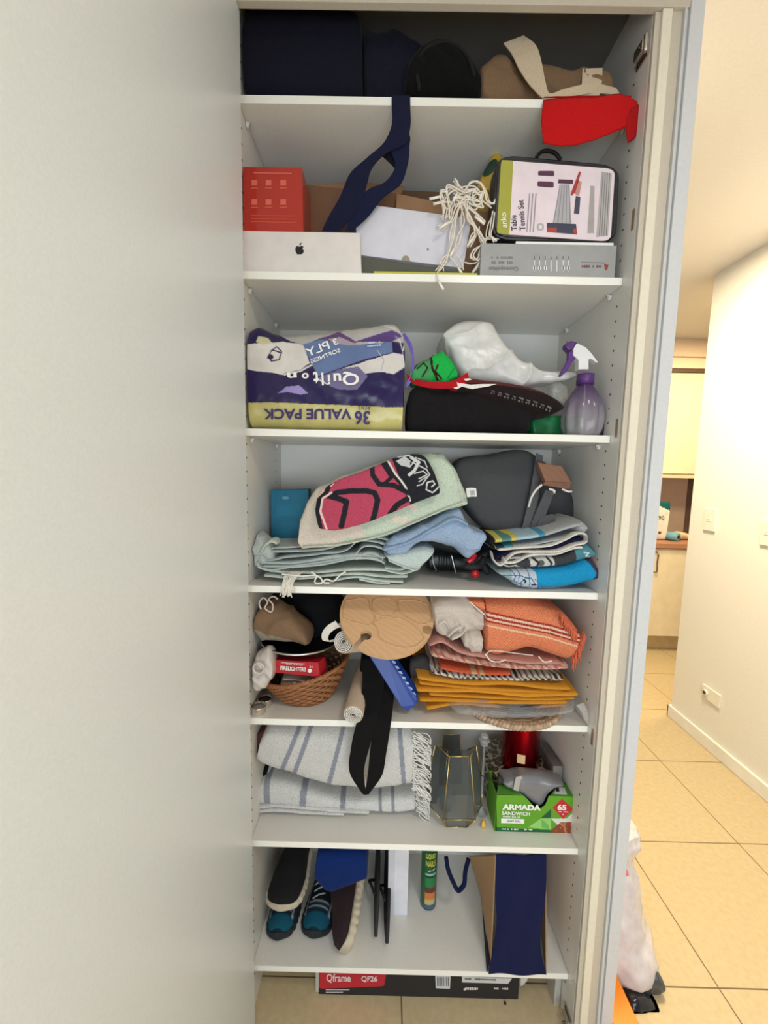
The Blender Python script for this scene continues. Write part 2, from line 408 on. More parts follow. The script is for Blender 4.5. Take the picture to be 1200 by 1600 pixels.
s = MB(); s.bx(.74, .8395, .03, .046, .0, .085, c(190, 186, 178)); s.warp(lambda v: np.c_[v[:, 0]*.0+.822+.016*(v[:, 0] > .8), v[:, 1]+(v[:, 1] > .04)*.22, v[:, 2]]); s.done('kick_rail', 'melamine', cup)
for i in range(1, 8):
    zt = Z[i]; s = MB(); s.bx(.0006, WI-.0006, 0, DE-.001, zt-TH, zt, c(230, 227, 219)); s.bx(.0006, WI-.0006, -.0009, 0.0, zt-TH, zt, c(244, 242, 232))
    sh = s.done('shelf', 'melamine', cup)
    for xx, sg in ((0, 1), (WI, -1)):
        for yy in (.0135+.03, .262):
            q = MB(); q.lathe([(.0028, 0), (.0028, .009)], (xx, yy, zt-TH-.004), c(215, 214, 210), seg=10, ax=(sg, 0, 0))
            q.lathe([(.0072, .001), (.0072, .003), (.004, .0065)], (xx, yy, zt-TH-.0075), c(225, 224, 220), seg=14, ax=(sg, 0, 0)); q.done('shelf_pin', 'plastic', sh)
def hinge(z):
    s = MB(); MT = c(205, 200, 190)
    s.bx(WI-.004, WI, -.034, .004, z-.018, z+.018, MT); s.bx(WI-.016, WI-.004, -.034, -.006, z-.010, z+.010, MT)
    s.tube([(WI-.010, -.036, z-.016), (WI-.010, -.036, z+.016)], .004, MT, 10)
    for dz in (-.012, .012): s.lathe([(.0035, 0), (.003, .0015)], (WI-.004, -.004, z+dz), c(90, 85, 80), seg=10, ax=(-1, 0, 0))
    s.tube([(WI-.014, -.026, z), (WI-.020, -.026, z)], .003, c(80, 76, 72), 8)
    s.done('hinge', 'metal', cup, bevel=.001)
hinge(2.322); hinge(.036)
s = MB(); s.bx(.0005, .0178, -.84, -.0375, .012, 2.366, c(222, 227, 228)); dr = s.done('door', 'melamine', cup, bevel=.0015)
# ================================================================== shelf 1 (top): dark bags, tan tote, red cloth
NV = c(20, 20, 34)
z1 = Z[1]
m = MB(); m.loft([(373, 20), (382, -10), (420, -20), (470, -20), (530, -16), (558, -6), (566, 40)], [(373, 150)]+[(568, 155)], .004, .27, NV, nu=60, nk=48, e=.45, wr=(.004, 5), rest=z1, zmax=2.455, seed=3)
m.done('holdall', 'fabric', None, 'large dark navy fabric holdall at the left end of the top shelf', 'bag')
t = thing('navy_bag', 'dark navy bag lying on the top shelf, its long strap dangling over the shelf below', 'bag')
m = MB(); m.loft([(566, 40), (572, 10), (600, 16), (640, 26), (668, 50), (690, 110)], [(566, 152), (690, 156)], .020, .24, c(24, 24, 38), nu=50, nk=40, e=.6, wr=(.005, 7), fold=(.003, 9, .9), rest=z1, zmax=2.455, seed=4); m.done('bag_body', 'fabric', t)
ST = c(24, 26, 50)
m = MB()
m.strap([(612, 150), (612, 165), (612, 195), (602, 220), (574, 246), (548, 270), (531, 308), (510, 346), (503, 361)],
        [(641, 150), (641, 165), (641, 200), (634, 224), (606, 238), (582, 262), (570, 300), (546, 345), (531, 361)], [-.003, -.006, -.008, -.004, .004, .010, .014, .018], .0022, ST, 60)
m.strap([(604, 222), (617, 262), (602, 284), (576, 296), (553, 325), (540, 361)], [(640, 205), (637, 258), (626, 288), (600, 308), (572, 342), (550, 361)],
        [-.004, .003, .008, .012, .016, .020], .0022, c(24, 28, 54), 50)
m.strap([(596, 243), (606, 252), (618, 264)], [(634, 206), (640, 212), (640, 228)], [.008, .008, .008], .002, c(16, 16, 28), 10)
m.done('strap', 'fabric', t)
m = MB(); m.loft([(630, 110), (645, 66), (668, 36), (692, 28), (716, 34), (736, 58), (753, 92), (760, 130)], [(628, 156), (752, 160)], -.006, .2, c(10, 10, 10), nu=50, nk=40, e=.7, end=.12, wr=(.004, 8), rest=z1, zmax=2.455, seed=6)
m.tube([P(x, y, -.004) for x, y in ((655, 140), (652, 100), (668, 74), (700, 66), (728, 84), (742, 120))], .0035, c(32, 31, 32), 8, 30)
m.done('rucksack', 'fabric', None, 'black bulging rucksack with a humped top between the navy bag and the tan tote', 'bag')
t = thing('tote_bag', 'tan canvas tote bag with wide cream handles flopping at the right of the top shelf', 'bag')
m = MB(); m.loft([(748, 120), (754, 82), (790, 62), (850, 70), (900, 90), (950, 96), (972, 132)], [(744, 157), (966, 160)], .012, .2, c(122, 97, 73), nu=60, nk=40, e=.6, end=.1, wr=(.008, 6), fold=(.004, 7, .6), rest=z1, zmax=2.45, seed=8); m.done('bag_body', 'fabric', t)
CM = c(196, 178, 152)
m = MB()
m.strap([(787, 68), (798, 82), (812, 110), (832, 138), (850, 154), (884, 152), (935, 146), (970, 150)], [(818, 56), (836, 70), (846, 98), (852, 128), (858, 146), (880, 140), (930, 131), (962, 138)],
        [.008, .002, -.001, -.003, -.002, -.001, .003, .008], .0022, CM, 50)
m.strap([(908, 150), (909, 128), (910, 108)], [(936, 150), (940, 128), (941, 107)], [.002, .004, .010], .0022, CM, 14)
m.done('handle', 'fabric', t)
m = MB(); RD = c(190, 20, 22)
T_ = [(846, 154), (880, 150), (930, 149), (985, 146), (1001, 152)]; B_ = [(846, 222), (870, 228), (920, 220), (962, 204), (990, 196)]
m.loft([(846, 155), (880, 152), (930, 149), (980, 147), (999, 158)], [(846, 222), (872, 228), (925, 219), (965, 203), (999, 190)], [-.010, -.014, -.012, -.010], .004, RD, nu=50, nk=30, e=.7, end=.01, wr=(.0016, 9), seed=9)
m.loft([(978, 185), (990, 165), (1001, 160)], [(980, 224), (992, 216), (1000, 192)], -.012, .004, c(168, 20, 22), nu=20, nk=16, e=.8, end=.02, wr=(.001, 12))
m.loft([(846, 150), (900, 148), (992, 146)], [(846, 157), (900, 156), (992, 154)], -.008, .10, RD, nu=30, nk=16, e=.8, end=.02, wr=(.001, 10), rest=z1)
m.done('cloth', 'fabric', None, 'bright red cloth hanging over the right front edge of the top shelf', 'cloth')

# ================================================================== shelf 2: boxes, cord, table tennis set
z2 = Z[2]
t = thing('slim_box', 'flat white product box with a small black fruit emblem, front left of second shelf', 'box')
m = MB(); WB = c(222, 214, 208); fr = [P(379, 361, .004), P(562, 364, .004), P(565, 427, .004), P(380, 425, .004)]; fr[2][2] = fr[3][2] = z2+.0003; ztop = max(fr[0][2], fr[1][2]); fr[0][2] = fr[1][2] = ztop; fr[0][0] = fr[3][0] = max(fr[0][0], .003)
m.prism3(fr, (0, .20, 0), WB); m.prism3([f-[0, 0, .002] if i < 2 else f for i, f in enumerate([p+np.array([.0, -.0002, 0]) for p in fr])], (0, .0002, 0), WB)
m.done('carton', 'card', t, bevel=.001)
m = MB(); AP = [(468, 385.5), (464, 384), (461.5, 387), (461.5, 392), (464, 397), (467, 397.5), (468, 396.8), (470, 397.5), (473, 396), (475.2, 392), (473, 389.5), (473, 387), (474.3, 385.4), (471, 384)]
m.patch(AP, .004, c(25, 20, 20)); m.patch([(468, 383.5), (468.3, 380.8), (471, 378.8), (470.5, 382)], .004, c(25, 20, 20)); m.done('emblem', 'card', t)
def p_or(x, y):
    k = np.clip((x-377)/98, 0, 1)[:, None]; return c(150, 50, 50)*(1-k)+c(205, 80, 50)*k
pr = Print(c(190, 70, 52))
t = thing('gadget_box', 'glossy orange red cube shaped box with faint icons, standing on the white slim box', 'box')
m = MB(); q = [P(378, 260, .008), P(472, 262, .008), P(474, 363, .008), P(380, 362, .008)]; zt = (q[0][2]+q[1][2])/2
for k in (0, 1): q[k][2] = zt
for k in (2, 3): q[k][2] = ztop+.0004
q[0][0] = q[3][0] = .003
m.prism3(q, (0, .125, 0), c(176, 50, 38)); m.done('carton', 'gloss', t, bevel=.0012)
m = MB()
for j, yy in enumerate((285, 315)):
    for i, xx in enumerate((398, 420, 443)):
        m.patch([(xx-5, yy-4), (xx+4, yy-4), (xx+4, yy+5), (xx-5, yy+5)], .008, c(214, 104, 84)); m.patch([(xx-6, yy+8), (xx+5, yy+8), (xx+5, yy+9.5), (xx-6, yy+9.5)], .008, c(212, 96, 78))
m.patch([(396, 269), (456, 270), (456, 272), (396, 271)], .008, c(214, 104, 84))
for yy in (336, 341, 346): m.patch([(392, yy), (462, yy+1), (462, yy+2), (392, yy+1)], .008, c(208, 88, 66))
m.done('icons', 'card', t)
t = thing('cardboard_box', 'open brown cardboard box at the back of the second shelf under the white cord', 'box')
CB = c(150, 112, 78)
def cbox(parts):
    for nm, poly, y, d, cc, rest in parts: s = MB(); s.prism(poly, y, d, cc, rest); s.done(nm, 'card', t, bevel=.0006)
cbox([('front_wall', [(620, 302), (772, 334), (765, 428), (612, 428)], .085, .004, CB, ((2, 3), z2)),
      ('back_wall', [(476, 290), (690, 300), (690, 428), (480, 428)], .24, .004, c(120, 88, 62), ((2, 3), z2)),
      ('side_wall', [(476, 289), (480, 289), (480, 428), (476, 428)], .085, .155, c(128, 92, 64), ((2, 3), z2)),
      ('side_wall', [(768, 333), (772, 334), (765, 428), (761, 428)], .085, .155, CB, ((2, 3), z2)),
      ('base', [(480, 424), (764, 424), (764, 427), (480, 427)], .09, .15, CB, ((2, 3), z2))])
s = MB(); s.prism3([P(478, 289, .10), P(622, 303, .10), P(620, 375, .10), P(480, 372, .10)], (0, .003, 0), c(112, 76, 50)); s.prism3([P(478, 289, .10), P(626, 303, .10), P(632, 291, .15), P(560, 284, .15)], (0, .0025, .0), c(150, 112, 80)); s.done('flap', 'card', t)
t = thing('white_box', 'plain white box leaning at a slant behind the cord on second shelf', 'box')
m = MB(); m.prism([(552, 316), (737, 341), (724, 419), (560, 398)], .038, .04, c(214, 212, 220)); m.done('carton', 'card', t, bevel=.001)
m = MB(); a = [(634+6*math.cos(k*.5236), 405-6*math.sin(k*.5236)) for k in range(7)]; m.patch([(627, 406.5)]+a[::-1]+[(641, 408)], .038, c(150, 142, 120)); m.patch([(667, 388), (670, 388), (670, 391), (667, 391)], .038, c(130, 120, 120)); m.done('thumb_notch', 'card', t)
m = MB(); q = [P(564, 401, .028), P(744, 424, .028), P(744, 428, .028), P(564, 428, .028)]; q[2][2] = q[3][2] = z2+.0085; q[1][2] = z2+.012
q[0][2] = max(q[0][2], z2+.012); m.prism3(q, (0, .008, 0), c(84, 84, 72)); m.done('grey_folder', 'card', None, 'dark grey green folder wedged beneath the slanted white box', 'folder')
m = MB(); q = [P(584, 422, .003), P(746, 427, .003)]; m.bx(q[0][0], q[1][0], .003, .18, z2+.0003, z2+.0062, c(190, 184, 70)); m.done('yellow_folder', 'card', None, 'thin yellow folder lying flat under the grey folder', 'folder')
# white cord with capped ends
t = thing('cord_bundle', 'tangled white cord with many capped ends spilling over the second shelf front', 'cord')
CW = c(232, 222, 206)
paths = [[(700, 300), (690, 300), (693, 330), (692, 345)], [(722, 300), (700, 292), (703, 325), (699, 340)], [(735, 310), (712, 312), (702, 330), (692, 322), (702, 297), (720, 292)],
 [(720, 315), (712, 340), (706, 370), (700, 395), (692, 412), (684, 424)], [(722, 318), (721, 345), (720, 370), (712, 390), (703, 402)], [(730, 318), (732, 345), (740, 354), (741, 370), (730, 385)],
 [(728, 320), (738, 350), (750, 362), (755, 378), (752, 392), (742, 406), (735, 402), (738, 394), (752, 385), (762, 397)], [(745, 356), (752, 370), (756, 395), (748, 410), (738, 425)],
 [(770, 330), (766, 355), (765, 369), (776, 377)], [(765, 370), (758, 378), (757, 385)], [(725, 310), (712, 325), (704, 345), (686, 357)], [(718, 298), (716, 290), (713, 282)],
 [(728, 300), (735, 285), (748, 284), (760, 300), (765, 315), (772, 320), (775, 311)], [(735, 325), (748, 340), (757, 349)], [(700, 312), (690, 309), (671, 310)], [(706, 316), (694, 316), (678, 319)],
 [(730, 297), (745, 300), (750, 315), (742, 328), (733, 325), (736, 315), (748, 312), (762, 320), (768, 325)], [(710, 300), (725, 292), (742, 292), (752, 305), (745, 318)], [(703, 402), (712, 412), (720, 425)],
 [(692, 412), (693, 424)], [(700, 398), (690, 405), (687, 414)], [(716, 400), (722, 412), (724, 422)], [(726, 410), (735, 412), (745, 410), (752, 406)]]
m = MB(); e_ = MB(); yv = 0
rj = np.random.default_rng(2)
paths = paths+[[(x+rj.uniform(-5, 5), y+rj.uniform(-4, 4)) for x, y in p_] for p_ in paths[:14] for _ in (0, 1)]+[[(705+rj.uniform(0, 55), 292+rj.uniform(0, 34)) for _ in range(6)] for _ in range(8)]
for i, pth in enumerate(paths):
    y0 = .012 + .014*((i*7) % 5)/5
    pts = [P(x, y, y0 if y < 405 else y0-.0) for x, y in pth]
    m.tube(pts, .0016, CW, 6, 10*len(pts))
pts = [P(684, 424, .014), P(683, 430, -.008), P(684, 438, -.010)]; m.tube(pts, .0018, CW, 6, 16)
m.done('cord', 'fabric', t)
for (a, b, y0) in (((671, 311), (690, 307), .014), ((677, 319), (693, 315), .016), ((713, 282), (717, 292), .014), ((708, 315), (714, 302), .012), ((686, 357), (702, 347), .012), ((703, 401), (710, 388), .014),
                   ((730, 385), (741, 369), .014), ((742, 338), (757, 350), .010), ((776, 377), (766, 369), .016), ((761, 386), (768, 398), .012), ((775, 310), (771, 320), .016), ((750, 312), (753, 300), .012), ((693, 453), (684, 438), -.010), ((716, 418), (722, 428), .008)):
    e_ = MB(); e_.tube([P(*a, y0), P(*b, y0)], .0028, c(240, 234, 222), 8); e_.done('cord_end', 'plastic', t)
t = thing('seed_packet', 'yellow packet with a dark green oval sticking up beside the table tennis case', 'packet')
m = MB(); m.loft([(745, 292), (758, 262), (775, 232)], [(768, 300), (777, 275), (787, 245)], .12, .02, Print(c(196, 160, 50)).fn(lambda x, y: ((x-766)*.8+(y-262)*.6)**2/60+((x-766)*.6-(y-262)*.8)**2/260 < 1, c(20, 60, 40)), nu=40, nk=40, e=.8, end=.04, seed=11)
m.loft([(745, 300), (775, 290)], [(745, 428), (775, 428)], .12, .02, c(196, 160, 50), nu=12, nk=16, rest=z2, wr=(.001, 10)); m.done('packet', 'pack', t)
# table tennis case
t = thing('table_tennis_set', 'black zip case with a printed table tennis sleeve, right end of second shelf', 'case')
def rr(pts, r=.18, n=6):
    pts = np.asarray(pts, float); out = []
    for i in range(len(pts)):
        a, b, cc = pts[i-1], pts[i], pts[(i+1) % len(pts)]; p0 = b+(a-b)*r; p1 = b+(cc-b)*r
        for k in range(n+1): u = k/n; out.append((1-u)**2*p0+2*u*(1-u)*b+u*u*p1)
    return out
yt = .014
m = MB(); m.prism(rr([(776, 240), (969, 258), (963, 379), (766, 374)]), yt, .045, c(28, 27, 30)); m.prism(rr([(779, 244), (965, 261), (959, 375), (770, 370)]), yt-.003, .05, c(36, 34, 38)); m.done('case', 'plastic', t, bevel=.003)
m = MB(); m.tube([P(x, y, yt+.02) for x, y in ((838, 246), (845, 238), (868, 240), (876, 250))], .004, c(22, 20, 22), 8, 20); m.done('handle', 'rubber', t)
ys = yt-.0045
m = MB(); m.prism(rr([(783, 250), (961, 264), (954, 377), (776, 365)], .09), ys, .002, c(232, 216, 222)); m.prism(rr([(783, 250), (802, 251), (796, 367), (776, 364)], .10), ys-.0006, .0005, c(166, 164, 62))
m.text('anko', 787, 344, 9, ys-.0006, c(240, 240, 220), 94, width=24, bold=.02)
m.text('Table', 803, 348, 9, ys, c(50, 44, 54), 94, width=24, bold=.01); m.text('Tennis Set', 815, 336, 9, ys, c(50, 44, 54), 94, width=48, bold=.01)
for i, xx in enumerate((824, 829, 834)): m.patch([(xx+3, 302), (xx+4.5, 302), (xx, 362), (xx-1.5, 362)], ys, c(150, 140, 148))
PU = c(84, 44, 66)
m.patch(rr([(841, 267), (866, 267), (866, 275), (841, 274)]), ys, PU); m.patch(rr([(840, 283), (865, 284), (865, 293), (840, 291)]), ys, PU); m.patch([(873, 280), (896, 281), (895, 287), (872, 286)], ys, PU)
m.patch([(875, 288), (890, 288), (893, 350), (864, 349)], ys, c(176, 172, 176))
for k in range(5): m.patch([(875+k*3.4, 288), (875.6+k*3.4, 288), (865.5+k*6.5, 349), (864.6+k*6.5, 349)], ys-.0004, c(130, 124, 130))
m.patch([(855, 348), (900, 350), (902, 366), (855, 362)], ys-.0004, c(56, 60, 80)); m.patch([(855, 356), (870, 356), (870, 363), (855, 362)], ys-.0008, c(178, 60, 50)); m.patch([(896, 357), (901, 357), (901, 366), (896, 364)], ys-.0008, c(178, 60, 50))
m.patch([(905, 268), (908, 269), (899, 300), (893, 306), (892, 302)], ys-.0004, c(176, 50, 48)); m.patch([(903, 282), (909, 284), (905, 306), (899, 302)], ys-.0004, c(196, 140, 130)); m.patch([(900, 306), (907, 308), (905, 334), (897, 333)], ys-.0004, c(64, 66, 88))
m.patch([(923, 290), (929, 291), (928, 364), (918, 364)], ys, c(170, 164, 160)); m.patch([(940, 268), (956, 271), (950, 368), (932, 370)], ys, c(178, 174, 170))
for k in range(4): m.patch([(942+k*3.4, 270), (943+k*3.4, 270), (937+k*3.6, 368), (936+k*3.6, 368)], ys-.0004, c(130, 126, 122))
m.patch(rr([(839, 349), (850, 349), (850, 360), (839, 360)], .4), ys, c(180, 176, 180)); m.patch(rr([(842, 352), (847, 352), (847, 357), (842, 357)], .4), ys-.0004, c(232, 216, 222))
m.done('printed_sleeve', 'card', t)
q = P(752, 380, .004); q2 = P(964, 383, .004); zc = (q[2]+q2[2])/2
t = thing('cutlery_box', 'long silver grey cutlery carton printed upside down, front right of second shelf', 'box')
m = MB(); m.bx(q[0], q2[0], .004, .18, z2+.0004, zc, c(158, 158, 156)); m.done('carton', 'card', t, bevel=.001)
m = MB(); m.text('Cosmopolitan', 787, 419, 8, .004, c(104, 104, 104), 180, width=46); m.scrib(782, 410, 4.5, .004, c(120, 120, 118), 180, width=38); m.scrib(784, 402, 4, .004, c(126, 126, 124), 180, width=34)
LG = c(226, 226, 222)
for k, xx in enumerate((835, 843, 852, 861, 870, 880, 888)):
    m.patch([(xx-.7, 400), (xx+.7, 400), (xx+.7, 424), (xx-.7, 424)], .004, LG)
    if k in (0, 1, 2, 5, 6): m.patch([(xx+2.6*math.cos(a), 419+4*math.sin(a)) for a in np.linspace(0, 6.0, 10)], .004, LG)
    m.patch([(xx-1.3, 400), (xx+1.3, 400), (xx+1, 406), (xx-1, 406)], .004, LG)
m.scrib(925, 416, 4, .004, c(120, 74, 74), 180, width=30); m.patch([(944, 412), (951, 414), (949, 421), (946, 423)], .004, c(150, 60, 60)); m.patch([(908, 409), (945, 410), (945, 411), (908, 410)], .004, c(130, 126, 124))
m.done('carton_print', 'card', t)
m = MB(); q3 = P(806, 380, .006)[0]; m.bx(q3, P(959, 380, .006)[0], .006, .16, zc+.0003, zc+.0062, c(238, 236, 230)); m.done('thin_box', 'card', None, 'thin white box lying between the cutlery carton and the table tennis case', 'box', bevel=.0006)
# ================================================================== shelf 3: toilet paper, black hat bag, spray bottle
z3 = Z[3]
t = thing('toilet_paper_pack', 'purple and gold plastic pack of toilet rolls turned upside down, left of third shelf', 'toilet paper')
PP = c(38, 28, 74); GO = c(190, 180, 112); FW_ = c(214, 208, 200)
pr = Print(PP)
pr.poly([(380, 627), (420, 626), (520, 629), (580, 632), (640, 633), (640, 680), (380, 680)], GO)
pr.poly([(384, 538), (400, 536), (440, 532), (474, 538), (484, 566), (470, 576), (440, 582), (400, 578), (384, 575)], FW_)
pr.line([(420, 578), (445, 583), (470, 578), (492, 566)], 2.5, FW_)
pr.poly([(500, 588), (540, 572), (590, 556), (615, 548), (630, 552), (633, 572), (615, 582), (598, 578), (560, 582), (530, 590)], c(206, 200, 194))
pr.poly([(408, 503), (440, 512), (500, 510), (560, 503), (614, 495), (636, 510), (640, 535), (610, 530), (560, 540), (520, 520), (490, 532), (474, 540), (450, 530)], c(172, 168, 162))
pr.poly([(488, 536), (527, 514), (558, 532), (540, 540)], c(96, 66, 110)); pr.poly([(553, 532), (612, 513), (632, 522), (612, 531)], c(84, 58, 116)); pr.poly([(512, 528), (530, 524), (560, 536), (530, 541)], c(160, 148, 158))
pr.poly([(473, 538), (500, 530), (545, 538), (612, 531), (614, 547), (560, 562), (497, 586)], c(98, 116, 156))
pr.poly([(497, 588), (530, 575), (560, 570), (575, 585), (558, 606), (530, 606), (515, 600)], c(112, 104, 140))
pr.poly([(400, 534), (403, 524), (418, 526), (424, 534), (412, 538)], c(196, 188, 150))
pr.poly([(434, 612), (448, 602), (468, 600), (482, 612), (470, 614), (450, 610)], c(150, 136, 190))
pr.line([(418, 558), (424, 546), (432, 540), (440, 548), (436, 560), (424, 562), (418, 556)], 2, PP); pr.line([(426, 545), (440, 550)], 2, PP); pr.fn(lambda x, y: (x-423)**2+(y-556)**2 < 16, PP)
pr.line([(590, 545), (600, 560), (596, 575)], 1.5, c(168, 164, 168)); pr.line([(602, 505), (622, 512), (634, 530), (630, 545)], 2.5, c(196, 192, 190)); pr.line([(540, 510), (580, 506), (606, 502)], 2, c(196, 192, 188))
pr.line([(500, 592), (512, 598)], 2, FW_)
m = MB(); m.loft([(385, 530), (388, 508), (396, 504), (420, 512), (450, 517), (490, 514), (530, 508), (575, 503), (600, 498), (618, 498), (630, 512), (634, 545)], [(385, 668), (632, 671)],
    .006, .27, pr, nu=230, nk=300, e=.30, end=.018, wr=(.0022, 8), rest=z3, seed=12, sm=True); m.done('wrapped_rolls', 'pack', t)
m = MB(); yq = .004; TX = c(56, 36, 96)
m.text('VALUE PACK', 480, 647, 17, yq, TX, 180, width=138, bold=.03); m.text('36', 566, 653, 22, yq, TX, 180, width=24, bold=.03); m.text('ROLL', 568, 637, 7, yq, TX, 180, width=20, bold=.01)
m.done('value_lettering', 'card', t); m = MB()
WH = c(236, 232, 226)
m.text('Q', 548, 591, 22, yq, WH, 184, width=26, bold=.02)
for i, (ch, xx, yy, h, w_) in enumerate((('u', 527, 589, 12, 12), ('i', 514, 593, 15, 4), ('l', 504, 592, 20, 3), ('t', 494, 590, 19, 9), ('o', 477, 587, 9, 11), ('n', 456, 586, 9, 15))): m.text(ch, xx, yy, h, yq, WH, 183, width=w_, bold=.03)
m.done('brand_lettering', 'card', t); m = MB()
m.text('PLY', 496, 545, 13, yq, WH, 21, mirror=True, width=38, bold=.012); m.text('3', 524, 534, 10, yq, WH, 21, mirror=True, width=7, bold=.012); m.text('SOFTNESS', 508, 556, 6.5, yq, WH, 22, mirror=True, width=50, bold=.012)
m.scrib(584, 535, 3, yq, c(190, 200, 225), 4, width=20); m.scrib(584, 540, 2.5, yq, c(190, 200, 225), 4, width=20)
m.done('softness_lettering', 'card', t)
m = MB(); m.strap([(628, 524), (638, 540), (643, 565), (640, 590), (633, 600)], [(632, 520), (643, 538), (647, 565), (645, 592), (636, 606)], [.03, .015, .01, .012, .02], .002, c(104, 84, 170), 24); m.done('carry_handle', 'pack', t)

t = thing('fancy_dress_hat', 'black hat with red rim, bone print and grey marks, beside the toilet paper', 'hat')
BK = c(24, 22, 23)
m = MB(); m.loft([(637, 625), (645, 602), (690, 600), (760, 600), (810, 610), (838, 632)], [(637, 671), (780, 673), (836, 674)], .006, .22, BK, nu=70, nk=50, e=.5, end=.05, wr=(.004, 6), fold=(.0025, 6, .5), rest=z3, seed=14); m.done('crown', 'fabric', t)
hp = Print(c(34, 24, 24)).fn(lambda x, y: y < 590+np.maximum(0, (x-740))**2*.0011+9, c(92, 40, 36)).poly([(640, 560), (716, 590), (716, 620), (630, 620)], c(150, 20, 30))
m = MB(); m.loft([(690, 596), (720, 584), (760, 586), (810, 592), (852, 605), (890, 630)], [(690, 604), (740, 622), (780, 638), (830, 648), (865, 648), (890, 640)], -.004, [.16, .18, .12], hp, nu=90, nk=60, e=.8, end=.12, wr=(.001, 7), seed=15)
m.done('brim', 'fabric', t)
m = MB(); R_ = c(170, 24, 34); m.strap([(636, 585), (650, 592), (680, 597), (712, 593), (730, 582)], [(637, 593), (650, 601), (680, 607), (712, 605), (734, 594)], [.02, .002, -.006, -.008, -.002], .004, R_, 30); m.done('red_rim', 'fabric', t)
m = MB(); yy = -.009
for pl in ([(707, 596), (711, 594), (715, 598), (735, 601), (755, 600), (776, 600), (762, 604), (748, 606), (738, 608), (722, 604), (714, 608), (708, 606), (711, 602)], [(724, 592), (734, 591), (738, 593), (728, 595)]): m.prism(pl, yy, .001, c(226, 220, 214))
def arc(X, Y): return P(X, Y, -.0075)
rk = random.Random(4)
for xx, yy_, an in ((770, 613, -8), (781, 616, -12), (792, 619, -14), (803, 622, -15), (814, 625, -15), (825, 628, -16), (836, 631, -18), (847, 635, -20), (857, 639, -24)):
    a_ = math.radians(an); k_ = rk.uniform(.7, 1.1)
    for q in ([(-4, 4), (3, 4), (4, 1), (-3, 1.6)], [(-4, -1), (-1, -.4), (-1, -4), (-4, -3)], [(1, 0), (4, -1), (3, -4), (1.6, -3)]):
        m.prism3([arc(xx+(u*math.cos(a_)-v*math.sin(a_))*k_, yy_-(u*math.sin(a_)+v*math.cos(a_))*k_) for u, v in q], (0, .0006, 0), c(104, 104, 104)*rk.uniform(.6, 1.1))
m.done('print', 'fabric', t)
gp = Print(c(30, 170, 72)).fn(lambda x, y: x < 674, c(70, 150, 90)).line([(673, 552), (675, 575), (684, 592)], 4, c(50, 24, 24)).line([(660, 588), (668, 575), (662, 566), (652, 575)], 2.5, c(50, 24, 24)).line([(690, 590), (680, 580), (684, 570)], 3, c(60, 22, 24)).line([(655, 560), (648, 575)], 1.5, c(40, 60, 40)).line([(710, 575), (700, 590)], 1.5, c(20, 110, 50))
m = MB(); m.loft([(642, 582), (650, 566), (664, 556), (680, 548), (692, 540), (700, 552), (710, 566), (717, 580)], [(642, 594), (668, 600), (700, 600), (718, 592)], .004, .09, gp, nu=90, nk=70, e=.7, end=.05, wr=(.0035, 10), fold=(.003, 12, .3), seed=16)
m.done('green_cloth', 'fabric', None, 'bright green patterned cloth stuffed inside the red hat rim', 'cloth')
m = MB(); m.loft([(690, 522), (700, 508), (722, 493), (745, 487), (768, 493), (788, 520), (806, 545), (828, 563), (860, 574), (905, 577)], [(691, 524), (704, 550), (712, 572), (728, 592), (748, 600), (780, 601), (815, 604), (850, 600), (905, 590)],
    .08, [.14, .14, .10, .03], c(228, 226, 220), nu=150, nk=120, e=.6, end=.03, wr=(.0022, 9), fold=(.0050, 6, -.9), seed=29)
m.done('plastic_bag', 'hazefilm', None, 'crumpled milky white plastic bag billowing at the back behind the hat', 'bag')
m = MB(); m.loft([(862, 604), (868, 592), (878, 596), (892, 606)], [(862, 630), (892, 640)], .075, .04, c(200, 198, 190), nu=20, nk=24, e=.8, end=.2, wr=(.004, 16), seed=18); m.done('plastic_wrap', 'film', None, 'small scrap of clear plastic wrap showing between the hat and the spray bottle', 'wrap')
m = MB(); gq = c(16, 120, 64)
m.loft([(828, 660), (836, 650), (870, 648), (930, 650), (938, 654)], [(832, 672), (940, 676)], .085, .06, gq, nu=36, nk=30, e=.5, end=.05, wr=(.002, 8), rest=z3, seed=19); m.done('green_bottle', 'plastic', None, 'green plastic bottle lying down behind the purple spray bottle', 'bottle')
m = MB(); cc = P(940, 670, .03); cc[2] = z3+.0165; m.lathe([(.002, -.001), (.013, 0), (.0158, .002), (.016, .05), (.013, .053)], cc, c(26, 26, 30), ax=(0, 1, 0)); m.lathe([(.006, -.0015), (.006, .0005)], cc, c(60, 60, 64), ax=(0, 1, 0), seg=20)
m.done('round_cap', 'rubber', None, 'small round black cap lying at the right end of third shelf by the wall', 'cap')
t = thing('spray_bottle', 'purple spray bottle with a white trigger head at the right of third shelf', 'bottle')
yb = .048; bc = P(909, 670, yb); bc[2] = z3; k_ = MPP(yb)
PU2 = c(84, 50, 106)
pro = []
for i, (r, h) in enumerate(((4, 0), (22, 0), (25, 3), (27.5, 14), (28.5, 28), (27.5, 42), (24, 54), (19, 64), (13.5, 72), (11, 77), (11, 82))):
    a = min(1, max(0, (h-20)/50)); pro.append((r*k_, h*k_+.0004, c(176, 170, 176)*(1-a)+PU2*a))
m = MB(); m.lathe(pro, bc, PU2, seg=56)
def flute(v):
    d = v-bc; a = np.arctan2(d[:, 1], d[:, 0]); h = d[:, 2]/k_; s_ = 1+.08*np.cos(a*9)*np.clip(h/15, 0, 1)*np.clip((66-h)/20, 0, 1); v = v.copy(); v[:, 0] = bc[0]+d[:, 0]*s_; v[:, 1] = bc[1]+d[:, 1]*s_; return v
m.warp(flute); m.done('bottle', 'tinted', t)
